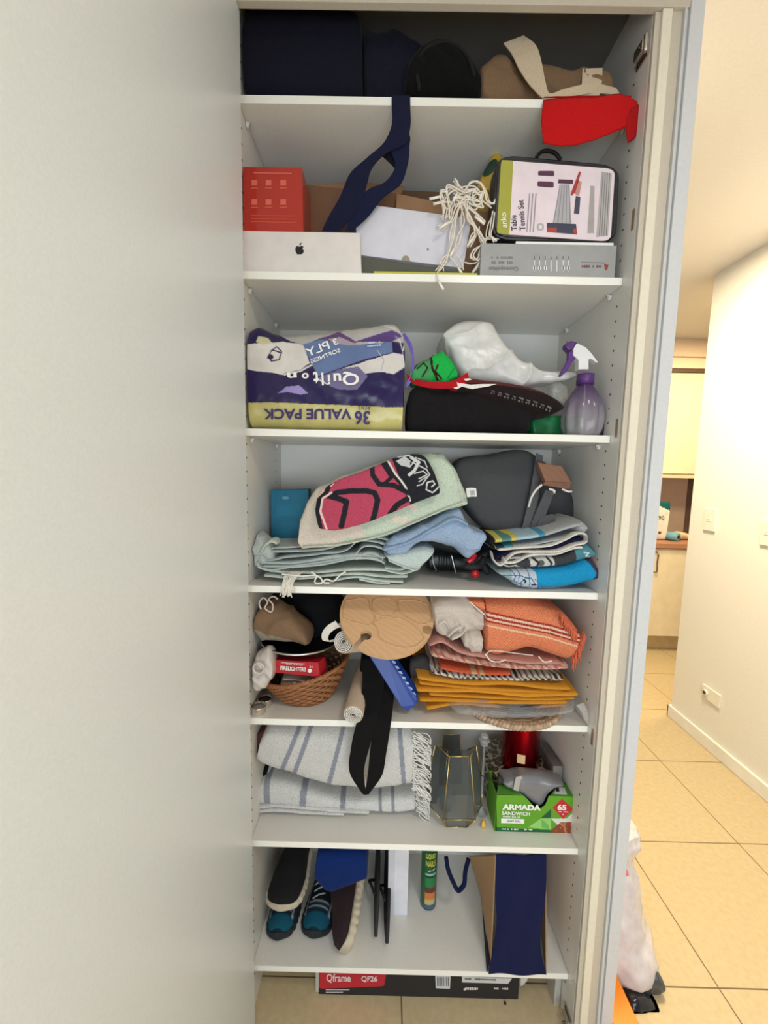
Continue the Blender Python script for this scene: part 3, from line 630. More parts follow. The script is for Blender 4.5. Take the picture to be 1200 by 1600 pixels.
m = MB(); m.lathe([(8*k_, 78*k_), (12.4*k_, 78*k_), (12.4*k_, 93*k_), (9*k_, 94*k_)], bc, c(88, 50, 116), seg=40)
m.warp(lambda v: v); m.done('collar', 'plastic', t)
m = MB(); m.tube([bc+[0, 0, k_*8], bc+[.002, 0, k_*40], bc+[0, 0, k_*80]], .0018, c(220, 218, 222), 6, 12); m.done('dip_tube', 'plastic', t)
m = MB(); m.prism([(904, 577), (904, 562), (896, 555), (896, 542), (902, 536), (915, 542), (924, 551), (935, 566), (933, 567), (925, 561), (920, 561), (920, 577)], yb-.010, .020, c(234, 232, 232)); m.done('spray_head', 'plastic', t, bevel=.003)
m = MB(); m.prism([(903, 534), (893, 532), (885, 536), (884, 542), (890, 548), (897, 545)], yb-.011, .022, c(84, 46, 112)); m.done('nozzle', 'plastic', t, bevel=.003)
m = MB(); m.prism([(889, 549), (897, 547), (902, 558), (894, 566), (886, 580), (877, 588), (875, 586), (883, 572), (888, 562)], yb-.006, .012, c(92, 50, 128)); m.done('trigger', 'plastic', t, bevel=.002)

# ================================================================== shelf 4: towels
z4 = Z[4]
t = thing('teal_box', 'tall teal card box standing at the back left of fourth shelf', 'box')
q = [P(423, 766, .17), P(482, 764, .17), P(482, 860, .17), P(427, 860, .17)]; q[2][2] = q[3][2] = z4+.0005; q[3][0] = q[0][0]
m = MB(); m.prism3(q, (0, .035, 0), c(10, 104, 134)); m.done('carton', 'card', t, bevel=.001)
m = MB(); m.patch([(446+5.5*math.cos(a), 778+2.6*math.sin(a)) for a in np.linspace(0, 6.0, 12)][::-1], .17, c(90, 150, 170))
m.patch([(432, 789), (470, 788), (470, 806), (432, 807)], .17, c(8, 112, 140)); m.done('label', 'card', t)
MT = c(186, 194, 190); MT2 = c(198, 205, 196)
def towel(name, lab, layers, y, d, col, kind='terry', grp=None, extra=None, seed=1, rest=None, wr=(.0016, 9), catg='towel'):
    m = MB()
    for i, L_ in enumerate(layers): m.layer(L_[0], L_[1], y+(L_[2] if len(L_) > 2 else 0), d, col, seed=seed+i, wr=wr, nu=70, nk=20, rest=None)
    if extra: extra(m)
    return m.done(name, kind, None, lab, catg, grp)
G1 = 'pale mint towels folded at the left of fourth shelf'
towel('folded_towel', 'pale mint folded towel at the bottom of left pile on fourth shelf', [([(520, 908), (560, 903), (590, 908), (632, 911)], 6, .002), ([(408, 900), (470, 905), (520, 900), (560, 898), (600, 902), (640, 902)], 6), ([(560, 906), (590, 912), (610, 913)], 4, -.002), ([(416, 893), (480, 896), (560, 891), (600, 892), (628, 897), (660, 888)], 6, .004), ([(600, 888), (630, 890), (652, 878)], 6, .008)], .022, .22, MT2, grp=G1, seed=20, catg='towel')
tw = MB(); tw.layer([(402, 876), (402, 886), (412, 891), (450, 888), (500, 884), (560, 874), (590, 876), (604, 884)], 6, .024, .22, MT2, seed=23); tw.layer([(406, 886), (450, 886), (500, 880), (560, 872), (600, 878)], 7, .030, .22, MT, seed=24); tw.layer([(402, 880), (450, 881), (510, 874), (560, 868), (605, 872)], 8, .034, .22, MT, seed=25)
tm = thing('tasselled_towel', 'grey mint towel with a knotted white tassel hanging over the shelf edge', 'towel', G1); tw.done('towel_cloth', 'terry', tm)
ts = MB(); R3 = np.random.default_rng(3)
for i in range(26):
    x0 = 446+R3.uniform(-6, 14); x1 = 436+R3.uniform(0, 26); e1 = 926+R3.uniform(-3, 9)
    ts.tube([P(x0+14, 893, .024), P(x0+3, 903, .004), P((x0+x1)/2, 913, -.008), P(x1, e1, -.010-R3.uniform(0, .004))], .0014, c(226, 220, 208), 5, 12)
for pth in ([(486, 893), (494, 900), (492, 910), (500, 912), (510, 905), (520, 908), (532, 898), (540, 893)], [(440, 897), (470, 900), (500, 902), (506, 910), (515, 911)]): ts.tube([P(x, y, .008) for x, y in pth], .0022, c(224, 222, 212), 6, 30)
ts.done('tassel', 'fabric', tm)
towel('crumpled_towel', 'grey mint towel with soft bulging folds at the top of left pile on fourth shelf',
      [([(406, 866), (412, 873), (450, 871), (500, 866), (545, 858), (556, 848), (580, 846), (604, 852)], 6), ([(412, 863), (460, 862), (510, 858), (550, 846), (580, 840), (620, 848)], 7, .006), ([(470, 880), (520, 870), (556, 866), (566, 856), (590, 856), (606, 864), (612, 874)], 6, -.002), ([(556, 876), (570, 866), (590, 868), (600, 876)], 5, -.004), ([(412, 857), (450, 856), (500, 852)], 6, .012)], .038, .20, MT, grp=G1, seed=30)
m = MB(); m.loft([(392, 845), (398, 836), (410, 845), (422, 850)], [(392, 885), (400, 892), (415, 890), (428, 875)], .035, .09, MT, nu=40, nk=40, e=.8, end=.15, wr=(.005, 14), fold=(.004, 18, 1.2), seed=33)
m.layer([(405, 868), (414, 852), (424, 846), (432, 850)], 7, .02, .05, MT2, nu=24); m.done('bunched_towel', 'terry', None, 'small bunched end of mint towelling against the left side panel', 'towel', G1)
# big pale green towel
pg = Print(c(196, 208, 188)).fn(lambda x, y: nz(np.c_[x, y*0, y], .016, 5) > (-.05+(x-560)*.012), c(222, 208, 192)).line([(700, 714), (716, 745), (724, 800)], 1.5, c(170, 184, 166))
t = thing('large_folded_towel', 'large pale green folded towel slanting across fourth shelf under the pink one', 'towel')
m = MB(); m.loft([(464, 812), (474, 784), (487, 764), (530, 744), (590, 721), (640, 707), (696, 703), (714, 728), (733, 774)], [(463, 852), (470, 862), (500, 861), (540, 855), (600, 842), (650, 822), (700, 800), (720, 794), (733, 789)], .024, .16, pg, nu=190, nk=120, e=.32, end=.008, wr=(.0028, 6), fold=(.0022, 5, .5), seed=40, lean=.03, sm=False)
m.layer([(468, 856), (540, 850), (600, 836), (650, 816), (700, 794), (728, 784)], 5, .018, .1, c(206, 214, 196), nu=60)
m.done('towel_cloth', 'terry', t)
m = MB(); m.strap([(728, 763), (736, 762), (744, 763)], [(730, 777), (737, 776), (745, 776)], [.02, .016, .014], .001, c(226, 224, 218), 8)
for k in range(3): m.prism([(735+k*2.5, 766), (736+k*2.5, 766), (737+k*2.5, 774), (736+k*2.5, 774)], .013, .0006, c(150, 150, 148))
m.done('care_label', 'fabric', t)
PK = c(184, 72, 96); BL = c(38, 38, 44)
pp = Print(PK).poly([(606, 700), (700, 690), (700, 790), (650, 800), (640, 786)], BL).line([(598, 715), (612, 738), (634, 764), (645, 788)], 7, BL).line([(605, 718), (618, 740), (634, 760), (641, 782)], 3, c(220, 214, 204))
for L_, w_ in (([(512, 776), (528, 769), (550, 766), (572, 766), (585, 770), (590, 782), (586, 800), (582, 815)], 9), ([(510, 775), (530, 780), (541, 784), (538, 800), (533, 822)], 9), ([(580, 722), (582, 742), (592, 756), (615, 758), (640, 770)], 8), ([(595, 720), (612, 745), (600, 756)], 6), ([(610, 803), (620, 790), (636, 780)], 9), ([(560, 742), (590, 724)], 0.1)): pp.line(L_, w_, BL)
pp.line([(500, 824), (494, 800), (498, 780), (509, 768), (514, 756)], 8, BL).line([(492, 822), (487, 800), (492, 780), (503, 768), (508, 754)], 4, c(226, 196, 190)).line([(510, 826), (500, 800), (503, 780), (517, 770)], 3.4, c(230, 200, 192)).line([(515, 760), (519, 756)], 2, c(230, 200, 192))
pp.poly([(619, 720), (633, 712), (642, 720), (640, 730), (627, 727)], c(196, 196, 194))
for L_, w_ in (([(621, 713), (640, 711), (648, 720), (640, 730)], 2.2), ([(643, 714), (655, 722), (648, 735), (640, 742)], 5), ([(650, 714), (664, 720), (668, 730)], 1.6), ([(648, 740), (662, 736), (668, 742), (655, 748)], 1.8), ([(655, 752), (668, 745)], 1.6), ([(652, 758), (660, 756), (672, 742), (668, 735)], 1.8), ([(688, 760), (676, 769), (666, 764), (668, 754), (677, 752), (680, 757), (675, 760)], 2.2), ([(645, 722), (668, 734)], 2)): pp.line(L_, w_, c(206, 206, 204))
m = MB(); m.loft([(490, 800), (497, 772), (512, 758), (560, 738), (600, 722), (632, 710), (662, 711), (676, 730), (688, 762)], [(497, 826), (520, 829), (560, 821), (610, 803), (650, 786), (688, 770)], -.001, .022, pp, nu=260, nk=300, e=.5, end=.012, wr=(.0016, 7), seed=42, lean=.012)
m.done('printed_towel', 'terry', None, 'pink towel with black swirls and black lettered band on top of the pale green towel', 'towel')
LB = c(152, 172, 198); m = MB()
m.loft([(598, 852), (625, 835), (660, 822), (700, 803), (722, 796), (733, 815), (740, 824), (762, 834)], [(603, 872), (625, 872), (660, 852), (690, 856), (712, 862), (735, 880), (750, 866), (764, 842)], .012, .13, LB, nu=110, nk=80, e=.6, end=.04, wr=(.003, 8), fold=(.004, 9, 1.1), seed=44)
m.layer([(598, 860), (640, 848), (680, 826), (714, 812), (734, 822)], 8, .004, .05, c(140, 164, 192), nu=60, wr=(.002, 9)); m.done('blue_towel', 'terry', None, 'rumpled light blue towel poking out below the large green towel', 'towel')
m = MB(); m.loft([(596, 868), (630, 862), (666, 856), (684, 862)], [(620, 884), (640, 893), (652, 895), (664, 880)], .018, .12, c(188, 200, 196), nu=60, nk=40, e=.6, end=.05, wr=(.002, 8), seed=46)
m.layer([(606, 876), (630, 886), (650, 893)], 4, .010, .05, MT2, nu=30); m.done('corner_towel', 'terry', None, 'pale mint towel corner folded down beneath the light blue towel', 'towel', G1)
# dark machine and red grips under the blue towel
t = thing('dark_appliance', 'black ribbed appliance with thin silver hoops under the light blue towel', 'appliance')
m = MB(); m.loft([(664, 872), (675, 862), (735, 866), (768, 846)], [(668, 898), (770, 900)], .15, .14, c(28, 27, 28), nu=50, nk=30, e=.6, wr=(.001, 6), rest=z4)
for k in range(7): m.tube([P(686+k*4, 868, .146), P(687+k*4, 892, .146)], .0016, c(40, 38, 40), 6)
m.done('housing', 'plastic', t)
m = MB(); m.tube([P(676, 864, .14), P(677, 880, .135), P(683, 894, .135)], .0015, c(170, 168, 165), 6, 12); m.tube([P(705, 866, .12), P(709, 882, .118), P(713, 900, .118)], .0022, c(180, 178, 175), 6, 12); m.done('hoop', 'metal', t)
t = thing('exercise_grip', 'shiny red and black grip lying beside the stack of printed towels', 'grip')
m = MB(); q = P(742, 896, .07); m.lathe([(.001, -.011), (.007, -.009), (.011, -.003), (.0112, .003), (.007, .009), (.001, .011)], q, c(176, 20, 34), ax=(1, 0, 0), seg=24); m.done('knob', 'gloss', t)
m = MB(); m.tube([P(731, 878, .075), P(736, 874, .075), P(742, 866, .08)], .008, c(190, 26, 44), 12, 10); m.done('red_body', 'gloss', t)
m = MB(); m.tube([P(727, 884, .075), P(740, 886, .068), P(750, 883, .075), P(757, 872, .085)], .009, c(24, 22, 24), 12, 20); m.tube([P(752, 878, .08), P(762, 895, .09)], .008, c(30, 28, 30), 10, 8); m.done('handle', 'rubber', t)
# grey fabric organiser
DG = c(74, 74, 76)
t = thing('fabric_bag', 'dark grey felt bag with straps standing behind the printed towel stack', 'bag')
m = MB(); m.loft([(706, 735), (718, 720), (770, 709), (835, 704), (846, 712)], [(712, 765), (735, 800), (765, 832), (810, 848), (826, 848)], .10, [.12, .14], DG, nu=70, nk=50, e=.4, end=.02, wr=(.0025, 5), seed=50)
m.loft([(834, 712), (850, 715), (880, 735), (900, 775), (908, 810)], [(826, 850), (850, 850), (880, 850), (908, 848)], .15, .10, c(66, 66, 68), nu=40, nk=30, e=.6, end=.06, wr=(.003, 7), seed=51); m.done('bag_body', 'fabric', t)
m = MB(); m.strap([(838, 708), (828, 770), (812, 840)], [(848, 712), (842, 770), (828, 846)], [.088, .085, .085], .003, c(90, 90, 92), 20); m.strap([(852, 766), (838, 798), (822, 838)], [(866, 768), (852, 805), (832, 842)], [.06, .075, .085], .003, c(86, 86, 88), 20)
m.strap([(845, 808), (865, 804), (868, 822)], [(830, 840), (850, 834), (870, 826)], [.075, .07, .075], .003, c(84, 84, 86), 16); m.done('strap', 'fabric', t)
m = MB(); m.tube([P(847, 757, .055), P(838, 765, .062), P(830, 778, .07), P(826, 792, .08)], .0028, c(226, 222, 216), 8, 20); m.tube([P(858, 764, .05), P(866, 767, .045), P(866, 770, .05)], .0028, c(226, 222, 216), 8, 10); m.tube([P(878, 764, .055), P(888, 768, .05), P(893, 768, .055)], .0026, c(226, 222, 216), 8, 10); m.done('rope', 'fabric', t)
m = MB(); BW = c(132, 94, 72); m.prism3([P(840, 722, .06), P(878, 728, .06), P(893, 754, .052), P(852, 752, .048)], (.0, .02, -.004), BW); m.prism3([P(852, 752, .048), P(893, 754, .052), P(890, 765, .052), P(848, 758, .048)], (.0, .035, 0), c(120, 82, 62)); m.done('small_wooden_box', 'wood', None, 'small brown wooden box tilted on top of the dark grey bag', 'box', bevel=.0015)
# stack of printed towels
G2 = 'printed towels stacked at the right of fourth shelf'
tp1 = Print(c(172, 174, 174)).poly([(768, 830), (776, 832), (774, 860), (764, 856)], c(40, 42, 52)).poly([(774, 830), (809, 834), (806, 850), (774, 856)], c(212, 200, 96)).poly([(784, 836), (800, 838), (799, 850), (784, 852)], c(90, 140, 130)).poly([(809, 834), (852, 826), (852, 842), (809, 850)], c(168, 196, 210)).poly([(842, 830), (852, 828), (852, 844), (842, 844)], c(70, 150, 180)).poly([(775, 852), (803, 848), (803, 862), (775, 864)], c(40, 60, 90)).poly([(788, 850), (802, 848), (802, 862), (788, 863)], c(80, 160, 184))
m = MB(); m.layer([(770, 846), (810, 842), (850, 836), (890, 824), (914, 818)], 13, .012, .20, tp1, nu=160, nk=50, wr=(.0015, 8), seed=60); m.layer([(772, 857), (820, 853), (860, 846), (900, 836), (918, 828)], 9, .016, .20, tp1, nu=160, nk=40, wr=(.0012, 8), seed=61)
m.loft([(900, 812), (914, 812), (922, 824)], [(900, 838), (914, 838), (922, 828)], .014, .2, c(168, 170, 170), nu=20, nk=24, e=.8, end=.3); m.done('printed_towel', 'terry', None, 'grey marl towel with a yellow printed corner, topmost of the right stack', 'towel', G2)
m = MB(); NVY = c(34, 34, 72); WC = c(224, 220, 212)
m.layer([(776, 873), (790, 866), (830, 861), (865, 856), (900, 844), (914, 842)], 8, .020, .19, NVY, nu=60)
for L_ in ([(769, 862), (774, 878), (782, 884), (792, 876), (800, 868), (840, 863), (872, 862), (900, 852), (918, 846), (917, 836), (905, 834), (888, 842), (864, 852), (820, 856), (778, 860)], [(790, 872), (788, 878), (800, 880), (830, 868), (870, 866), (905, 856), (912, 856)]): m.layer(L_, 4.4, .006, .03, WC, nu=90, nk=14, wr=(.0005, 9), end=.01)
m.layer([(792, 874), (830, 870), (870, 863), (905, 850)], 6, .014, .18, c(206, 202, 196), nu=40); m.done('printed_towel', 'terry', None, 'white and navy towel folded in loops, second from the top of right stack', 'towel', G2)
tp3 = Print(c(62, 64, 66)).poly([(896, 840), (945, 835), (945, 880), (902, 880)], c(78, 136, 150)).poly([(828, 872), (864, 868), (868, 884), (830, 888)], c(196, 196, 192)).fn(lambda x, y: ((x-846)/5)**2+((y-880)/5)**2 < 1, c(90, 92, 94)).line([(835, 873), (842, 880), (838, 890)], 4, c(50, 50, 52)).line([(856, 872), (862, 880), (860, 888)], 3.5, c(50, 50, 52)).line([(782, 880), (795, 886), (806, 884), (815, 888)], 2.4, c(200, 198, 192)).line([(912, 863), (920, 864), (915, 869), (922, 870)], 2, c(206, 214, 214))
m = MB(); m.loft([(784, 876), (815, 872), (850, 868), (890, 862), (905, 851), (922, 850), (934, 866)], [(785, 890), (820, 890), (860, 890), (900, 883), (926, 874), (934, 868)], .010, .20, tp3, nu=170, nk=60, e=.6, end=.03, wr=(.0013, 8), seed=64); m.done('printed_towel', 'terry', None, 'charcoal towel with teal right corner, third from the top of right stack', 'towel', G2)
tp4 = Print(c(30, 146, 196)).poly([(770, 880), (826, 884), (838, 895), (840, 916), (845, 930), (770, 930)], c(186, 196, 206)).poly([(776, 885), (800, 890), (800, 905), (776, 905)], c(150, 172, 178)).poly([(915, 870), (945, 876), (945, 920), (925, 915), (932, 895)], c(62, 60, 84)).poly([(928, 874), (944, 884), (944, 902), (938, 896)], c(176, 92, 76))
for L_ in ([(776, 900), (812, 899), (826, 904)], [(820, 905), (814, 910), (817, 920), (830, 919), (836, 912), (830, 903), (820, 903)], [(800, 908), (818, 914)], [(836, 905), (850, 918), (900, 918)], [(800, 892), (806, 900), (800, 915)], [(824, 924), (828, 912), (826, 890)], [(858, 918), (858, 924)], [(874, 918), (874, 922)], [(808, 888), (812, 896), (810, 908)]): tp4.line(L_, 1.5, c(60, 110, 150))
tp4.line([(818, 906), (822, 908), (820, 911)], 2.2, c(20, 24, 30)).line([(831, 913), (838, 914)], 2.2, c(20, 24, 30)).poly([(845, 920), (900, 918), (905, 926), (850, 930)], c(180, 198, 212))
m = MB(); m.loft([(777, 893), (800, 890), (850, 887), (900, 880), (930, 872), (940, 892)], [(778, 897), (800, 912), (815, 923), (855, 925), (905, 920), (938, 908)], .006, .20, tp4, nu=190, nk=100, e=.6, end=.02, wr=(.0015, 7), seed=66); m.done('printed_towel', 'terry', None, 'bright blue towel with white printed end at the bottom of right stack', 'towel', G2)
# ================================================================== shelf 5: basket, board, throws
z5 = Z[5]
U4 = Z[4]-TH-.001
def sheared(cen, R_, H, tilt):
    def f(a, h, off=0, lift=0):
        r = (R_[0]+(R_[1]-R_[0])*h**.75)+off; x = cen[0]+r*math.cos(a); y = cen[1]+r*.92*math.sin(a); zz = cen[2]+h*H+lift+tilt*(x-cen[0])*h
        return np.array([x, y, zz])
    return f
t = thing('wicker_basket', 'round brown wicker basket with clutter inside, front left of fifth shelf', 'basket')
WK = c(150, 98, 58)
f = sheared((P(478, 1110, .11)[0], .118, z5+.004), (.070, .112), .072, .26)
m = MB()
for i in range(11):
    h = i/10.; n = 150; ring = [f(2*math.pi*k/n, h, .0028*math.sin(2*math.pi*k/n*18+math.pi*i)) for k in range(n+1)]
    m.tube(ring, .0036, WK*(.9+.2*random.random()), 6)
for k in range(36): a = 2*math.pi*k/36; m.tube([f(a, h) for h in np.linspace(0, 1, 8)], .0022, WK*.8, 5)
m.done('woven_bowl', 'wicker', t)
m = MB(); n = 160
for j in range(3): m.tube([f(2*math.pi*k/n, 1, .003*math.cos(2*math.pi*k/n*22+j*2.1), .004+.003*math.sin(2*math.pi*k/n*22+j*2.1)) for k in range(n+1)], .0032, WK*1.05, 6)
m.done('rim', 'wicker', t)
m = MB(); m.lathe([(.001, 0), (.070, 0), (.071, .004), (.001, .004)], (f(0, 0)[0]-.070, .118, z5+.002), WK*.7, seg=40); m.done('base', 'wicker', t)
m = MB(); m.loft([(436, 1064), (450, 1060), (480, 1062), (506, 1060)], [(436, 1076), (480, 1078), (506, 1074)], .06, .10, c(198, 180, 160), nu=40, nk=24, e=.7, end=.05, wr=(.003, 9), seed=70); m.layer([(455, 1067), (480, 1072), (484, 1068), (470, 1064), (440, 1062)], 3, .05, .05, c(214, 200, 184), nu=40); m.done('folded_cloth', 'fabric', None, 'beige cloth folded inside the wicker basket', 'cloth')
t = thing('firelighter_box', 'red firelighter box resting on top of the wicker basket', 'box'); q = [P(426, 1031, .03), P(497, 1035, .03), P(500, 1058, .03), P(428, 1051, .03)]
m = MB(); m.prism3(q, (.012, .040, -.004), c(178, 24, 36)); m.done('carton', 'card', t, bevel=.001)
m = MB(); WT = c(236, 226, 220); m.text('FIRELIGHTERS', 458, 1045, 6.5, .0292, WT, -4, width=40, bold=.03); m.text('FUEL SEALED', 460, 1038, 3, .0292, WT, -4, width=26); m.text('24', 486, 1042, 3.4, .0292, WT, -4, width=5)
m.patch([(484+3.4*math.cos(a), 1048+3.2*math.sin(a)) for a in np.linspace(0, 6, 12)][::-1], .0286, WT); m.patch([(439, 1035), (476, 1037), (476, 1037.8), (439, 1035.8)], .029, WT); m.done('box_print', 'card', t)
t = thing('serving_dish', 'shallow black dish with a silver rim lying above the wicker basket', 'dish')
dc = P(470, 1004, .115)+np.array([0, 0, -.004]); rx = .105
m = MB(); m.lathe([(.002, 0), (.07, .001), (.098, .012), (.104, .020), (.100, .020), (.07, .006), (.002, .005)], dc, c(22, 22, 25), seg=60); m.warp(lambda v: np.c_[v[:, 0], v[:, 1], v[:, 2]+(dc[0]-v[:, 0])*.02]); m.done('dish', 'gloss', t)
m = MB(); n = 80; m.tube([dc+np.array([.104*math.cos(2*math.pi*k/n), .104*math.sin(2*math.pi*k/n), .019-.02*.104*math.cos(2*math.pi*k/n)]) for k in range(n+1)], .0026, c(214, 212, 208), 8); m.done('silver_rim', 'metal', t)
t = thing('drawstring_pouch', 'brown fabric pouch with a cream drawstring slumped on the black dish', 'pouch')
bp_ = Print(c(128, 102, 78)).fn(lambda x, y: y > 985+(x-395)*.33, c(150, 140, 124))
m = MB(); m.loft([(393, 975), (400, 955), (412, 948), (432, 950), (455, 968), (476, 990), (482, 1006)], [(394, 990), (402, 1006), (430, 1012), (460, 1014), (482, 1014)], .03, .10, bp_, nu=60, nk=50, e=.8, end=.08, wr=(.003, 8), fold=(.004, 9, -.8), seed=72); m.done('pouch', 'fabric', t)
m = MB(); m.tube([P(x, y, .035) for x, y in ((408, 952), (405, 942), (412, 934), (418, 940), (414, 950), (424, 956), (426, 944), (420, 936), (428, 932), (434, 936))], .0022, c(206, 192, 178), 6, 60); m.done('drawstring', 'fabric', t)
m = MB(); m.loft([(405, 942), (430, 940), (470, 938), (520, 938), (540, 960)], [(410, 1010), (470, 1018), (540, 1020)], .15, .13, c(24, 25, 28), nu=50, nk=36, e=.6, end=.05, wr=(.005, 6), zmax=U4-.002, seed=73); m.done('black_fabric', 'fabric', None, 'heap of black fabric at the back behind the drawstring pouch', 'fabric')
t = thing('clear_plastic_bag', 'crinkled clear plastic bag with a twisted knot against the left wall of fifth shelf', 'bag')
m = MB(); m.loft([(391, 1040), (398, 1028), (415, 1022), (422, 1030), (425, 1050)], [(391, 1078), (405, 1088), (414, 1080), (425, 1062)], -.004, .07, c(216, 206, 198), nu=40, nk=44, e=.8, end=.12, wr=(.005, 12), fold=(.0035, 18, .4), seed=74); m.done('bag', 'hazefilm', t)
m = MB(); q = P(405, 1043, -.008); n = 30; m.tube([q+np.array([.013*math.cos(a), -.004, .013*math.sin(a)]) for a in np.linspace(0, 6.28, n)], .003, c(214, 204, 196), 8); m.done('knot', 'hazefilm', t)
def tin(px, py, y, lab, z0, top):
    t = thing('tealight_tin', lab, 'candle', 'silver tealight tins on the fifth shelf'); q = P(px, py, y); q[2] = z0; m = MB(); m.lathe([(.001, 0), (.017, 0), (.018, .002), (.018, .018), (.0195, .020), (.017, .020), (.016, .015), (.001, .015)], q, c(226, 220, 210), seg=36); m.done('cup', 'metal', t)
    m = MB(); m.lathe([(.001, .0151), (.0155, .0151), (.0155, .0165), (.001, .0168)], q, top, seg=30); m.done('wax', 'plastic', t)
tin(404, 1118, .022, 'silver tealight tin with pale wax, the lower one on the shelf', z5+.0003, c(150, 146, 138)); tin(414, 1106, .055, 'silver tealight tin with a dark top standing just behind the other tin', z5+.0003, c(50, 34, 28))
# rolled mats
def roll(lab, c0, c1, r, grp='rolled woven mats on the fifth shelf'):
    t = thing('rolled_mat', lab, 'mat', grp); c0 = np.array(c0); c1 = np.array(c1); ax = (c1-c0)/np.linalg.norm(c1-c0); L_ = np.linalg.norm(c1-c0); m = MB(); CL = c(206, 184, 162)
    m.lathe([(.001, .002), (r*.9, .001), (r*.985, 0), (r, .0012)]+[(r+.0006*(k % 2), .002+(L_-.004)*k/46) for k in range(46)]+[(r*.98, L_), (.001, L_)], c0, CL, seg=44, ax=ax); m.done('mat', 'fabric', t)
    a_ = np.cross(ax, [0, 0, 1.0]); a_ /= np.linalg.norm(a_); b_ = np.cross(ax, a_); m = MB(); nT = 5
    pts = [c0-ax*.0018+(r*.14+r*.82*k/220)*(math.cos(k/220*nT*6.283)*a_+math.sin(k/220*nT*6.283)*b_) for k in range(221)]; m.tube(pts, r*.062, c(232, 226, 216), 6); m.lathe([(.001, 0), (r*.93, 0), (r*.93, .0006), (.001, .0006)], c0-ax*.0008, c(96, 80, 68), seg=30, ax=ax)
    for k in range(0, 221, 2): m.lathe([(.0001, 0), (r*.025, 0), (r*.025, .001)], pts[k]-ax*.0018, c(130, 110, 92), seg=5, ax=-ax)
    m.done('spiral_end', 'fabric', t)
roll('cream rolled mat pointing out at the front beside the basket, lower of the two rolls', P(552, 1117, -.030), P(571, 1040, .17), .0235)
roll('cream rolled mat beside the left edge of the wooden board, upper of two rolls', P(537, 1003, .005), P(590, 1000, .20), .0265)
t = thing('white_belt', 'white fabric belt loop curling above the upper rolled mat', 'belt'); m = MB(); m.strap([(524, 970), (511, 978), (503, 990), (504, 1000), (512, 1002)], [(531, 980), (522, 984), (514, 992), (513, 999), (515, 1002)], [.02, .01, .008, .01, .014], .002, c(216, 210, 200), 24)
m.strap([(528, 975), (534, 985), (528, 996), (514, 1001)], [(533, 972), (541, 985), (533, 1000), (515, 1003)], [.03, .03, .03, .02], .002, c(200, 194, 186), 24); m.done('belt_loop', 'fabric', t)
# wooden board
t = thing('serving_board', 'round light wood serving board with carved hollows jutting out in the middle of fifth shelf', 'board')
tl = math.radians(33); dv = np.array([.06, math.cos(tl), math.sin(tl)]); dv /= np.linalg.norm(dv); uv = np.array([1, -.03, -.10]); uv -= dv*(uv@dv); uv /= np.linalg.norm(uv); nv = np.cross(uv, dv)      # up-facing
cb = P(599, 1027, -.055)+dv*.122; Rb = .119; OK_ = c(212, 170, 126)
def pb(px, py):
    return PN(px, py, cb, nv)
def loc(q): d = q-cb; return np.array([d@uv, d@dv])
def hole(px, py, r): return loc(pb(px, py)), r
h1, h2 = loc(pb(572, 992)), loc(pb(668, 984)); out = []; n = 200
def slot(h, r, gap, a_list):
    a0 = math.atan2(h[1], h[0]); L0 = np.linalg.norm(h); g = gap/2
    e = np.array([math.cos(a0), math.sin(a0)]); p = np.array([-e[1], e[0]])
    pts = [e*math.sqrt(Rb**2-g*g)-p*g, h+e*math.sqrt(r*r-g*g)-p*g]
    s0 = math.asin(g/r)
    for k in np.linspace(-s0, -(2*math.pi-s0), 22): pts.append(h+r*(math.cos(k)*e+math.sin(k)*p))
    pts.append(e*math.sqrt(Rb**2-g*g)+p*g); return a0, g/Rb, pts
s1 = slot(h1, .0135, .012, 0); s2 = slot(h2, .0125, .012, 0)
ang = 0; outline = []
S_ = sorted([s1, s2], key=lambda s: s[0] % (2*math.pi)); cur = 0.0
for a0, hw, pts in S_:
    a0 = a0 % (2*math.pi)
    for k in np.linspace(cur, a0-hw-.001, 60): outline.append(Rb*np.array([math.cos(k), math.sin(k)]))
    outline += pts[1:-1]; cur = a0+hw+.001
for k in np.linspace(cur, 2*math.pi-.02, 60): outline.append(Rb*np.array([math.cos(k), math.sin(k)]))
o3 = [cb+a*uv+b*dv for a, b in outline]
m = MB(); m.prism3(o3[::-1], -nv*.014, OK_); m.done('board', 'wood', t, bevel=.003)
m = MB(); up_ = nv*.0006
def groove(pts, n=60, r=.0014):
    q = [pb(x, y)+up_ for x, y in interp(pts+[pts[0]], n)]; q = [cb+(p-cb)*min(1, .112/(np.linalg.norm(p-cb)+1e-9)) for p in q]; m.tube(q, r, OK_*.93, 6)
groove([(583, 975), (600, 966), (628, 968), (645, 976), (660, 992), (664, 1004), (640, 1012), (606, 1006), (592, 996), (590, 984)])
groove([(523, 941), (545, 938), (575, 938), (578, 952), (586, 964), (580, 976), (560, 974), (532, 962)]); groove([(582, 938), (600, 934), (618, 942), (622, 952), (612, 962), (594, 962), (582, 952)]); groove([(622, 938), (655, 940), (674, 950), (678, 966), (660, 976), (640, 968), (624, 958)])
m.done('carved_hollow', 'wood', t)
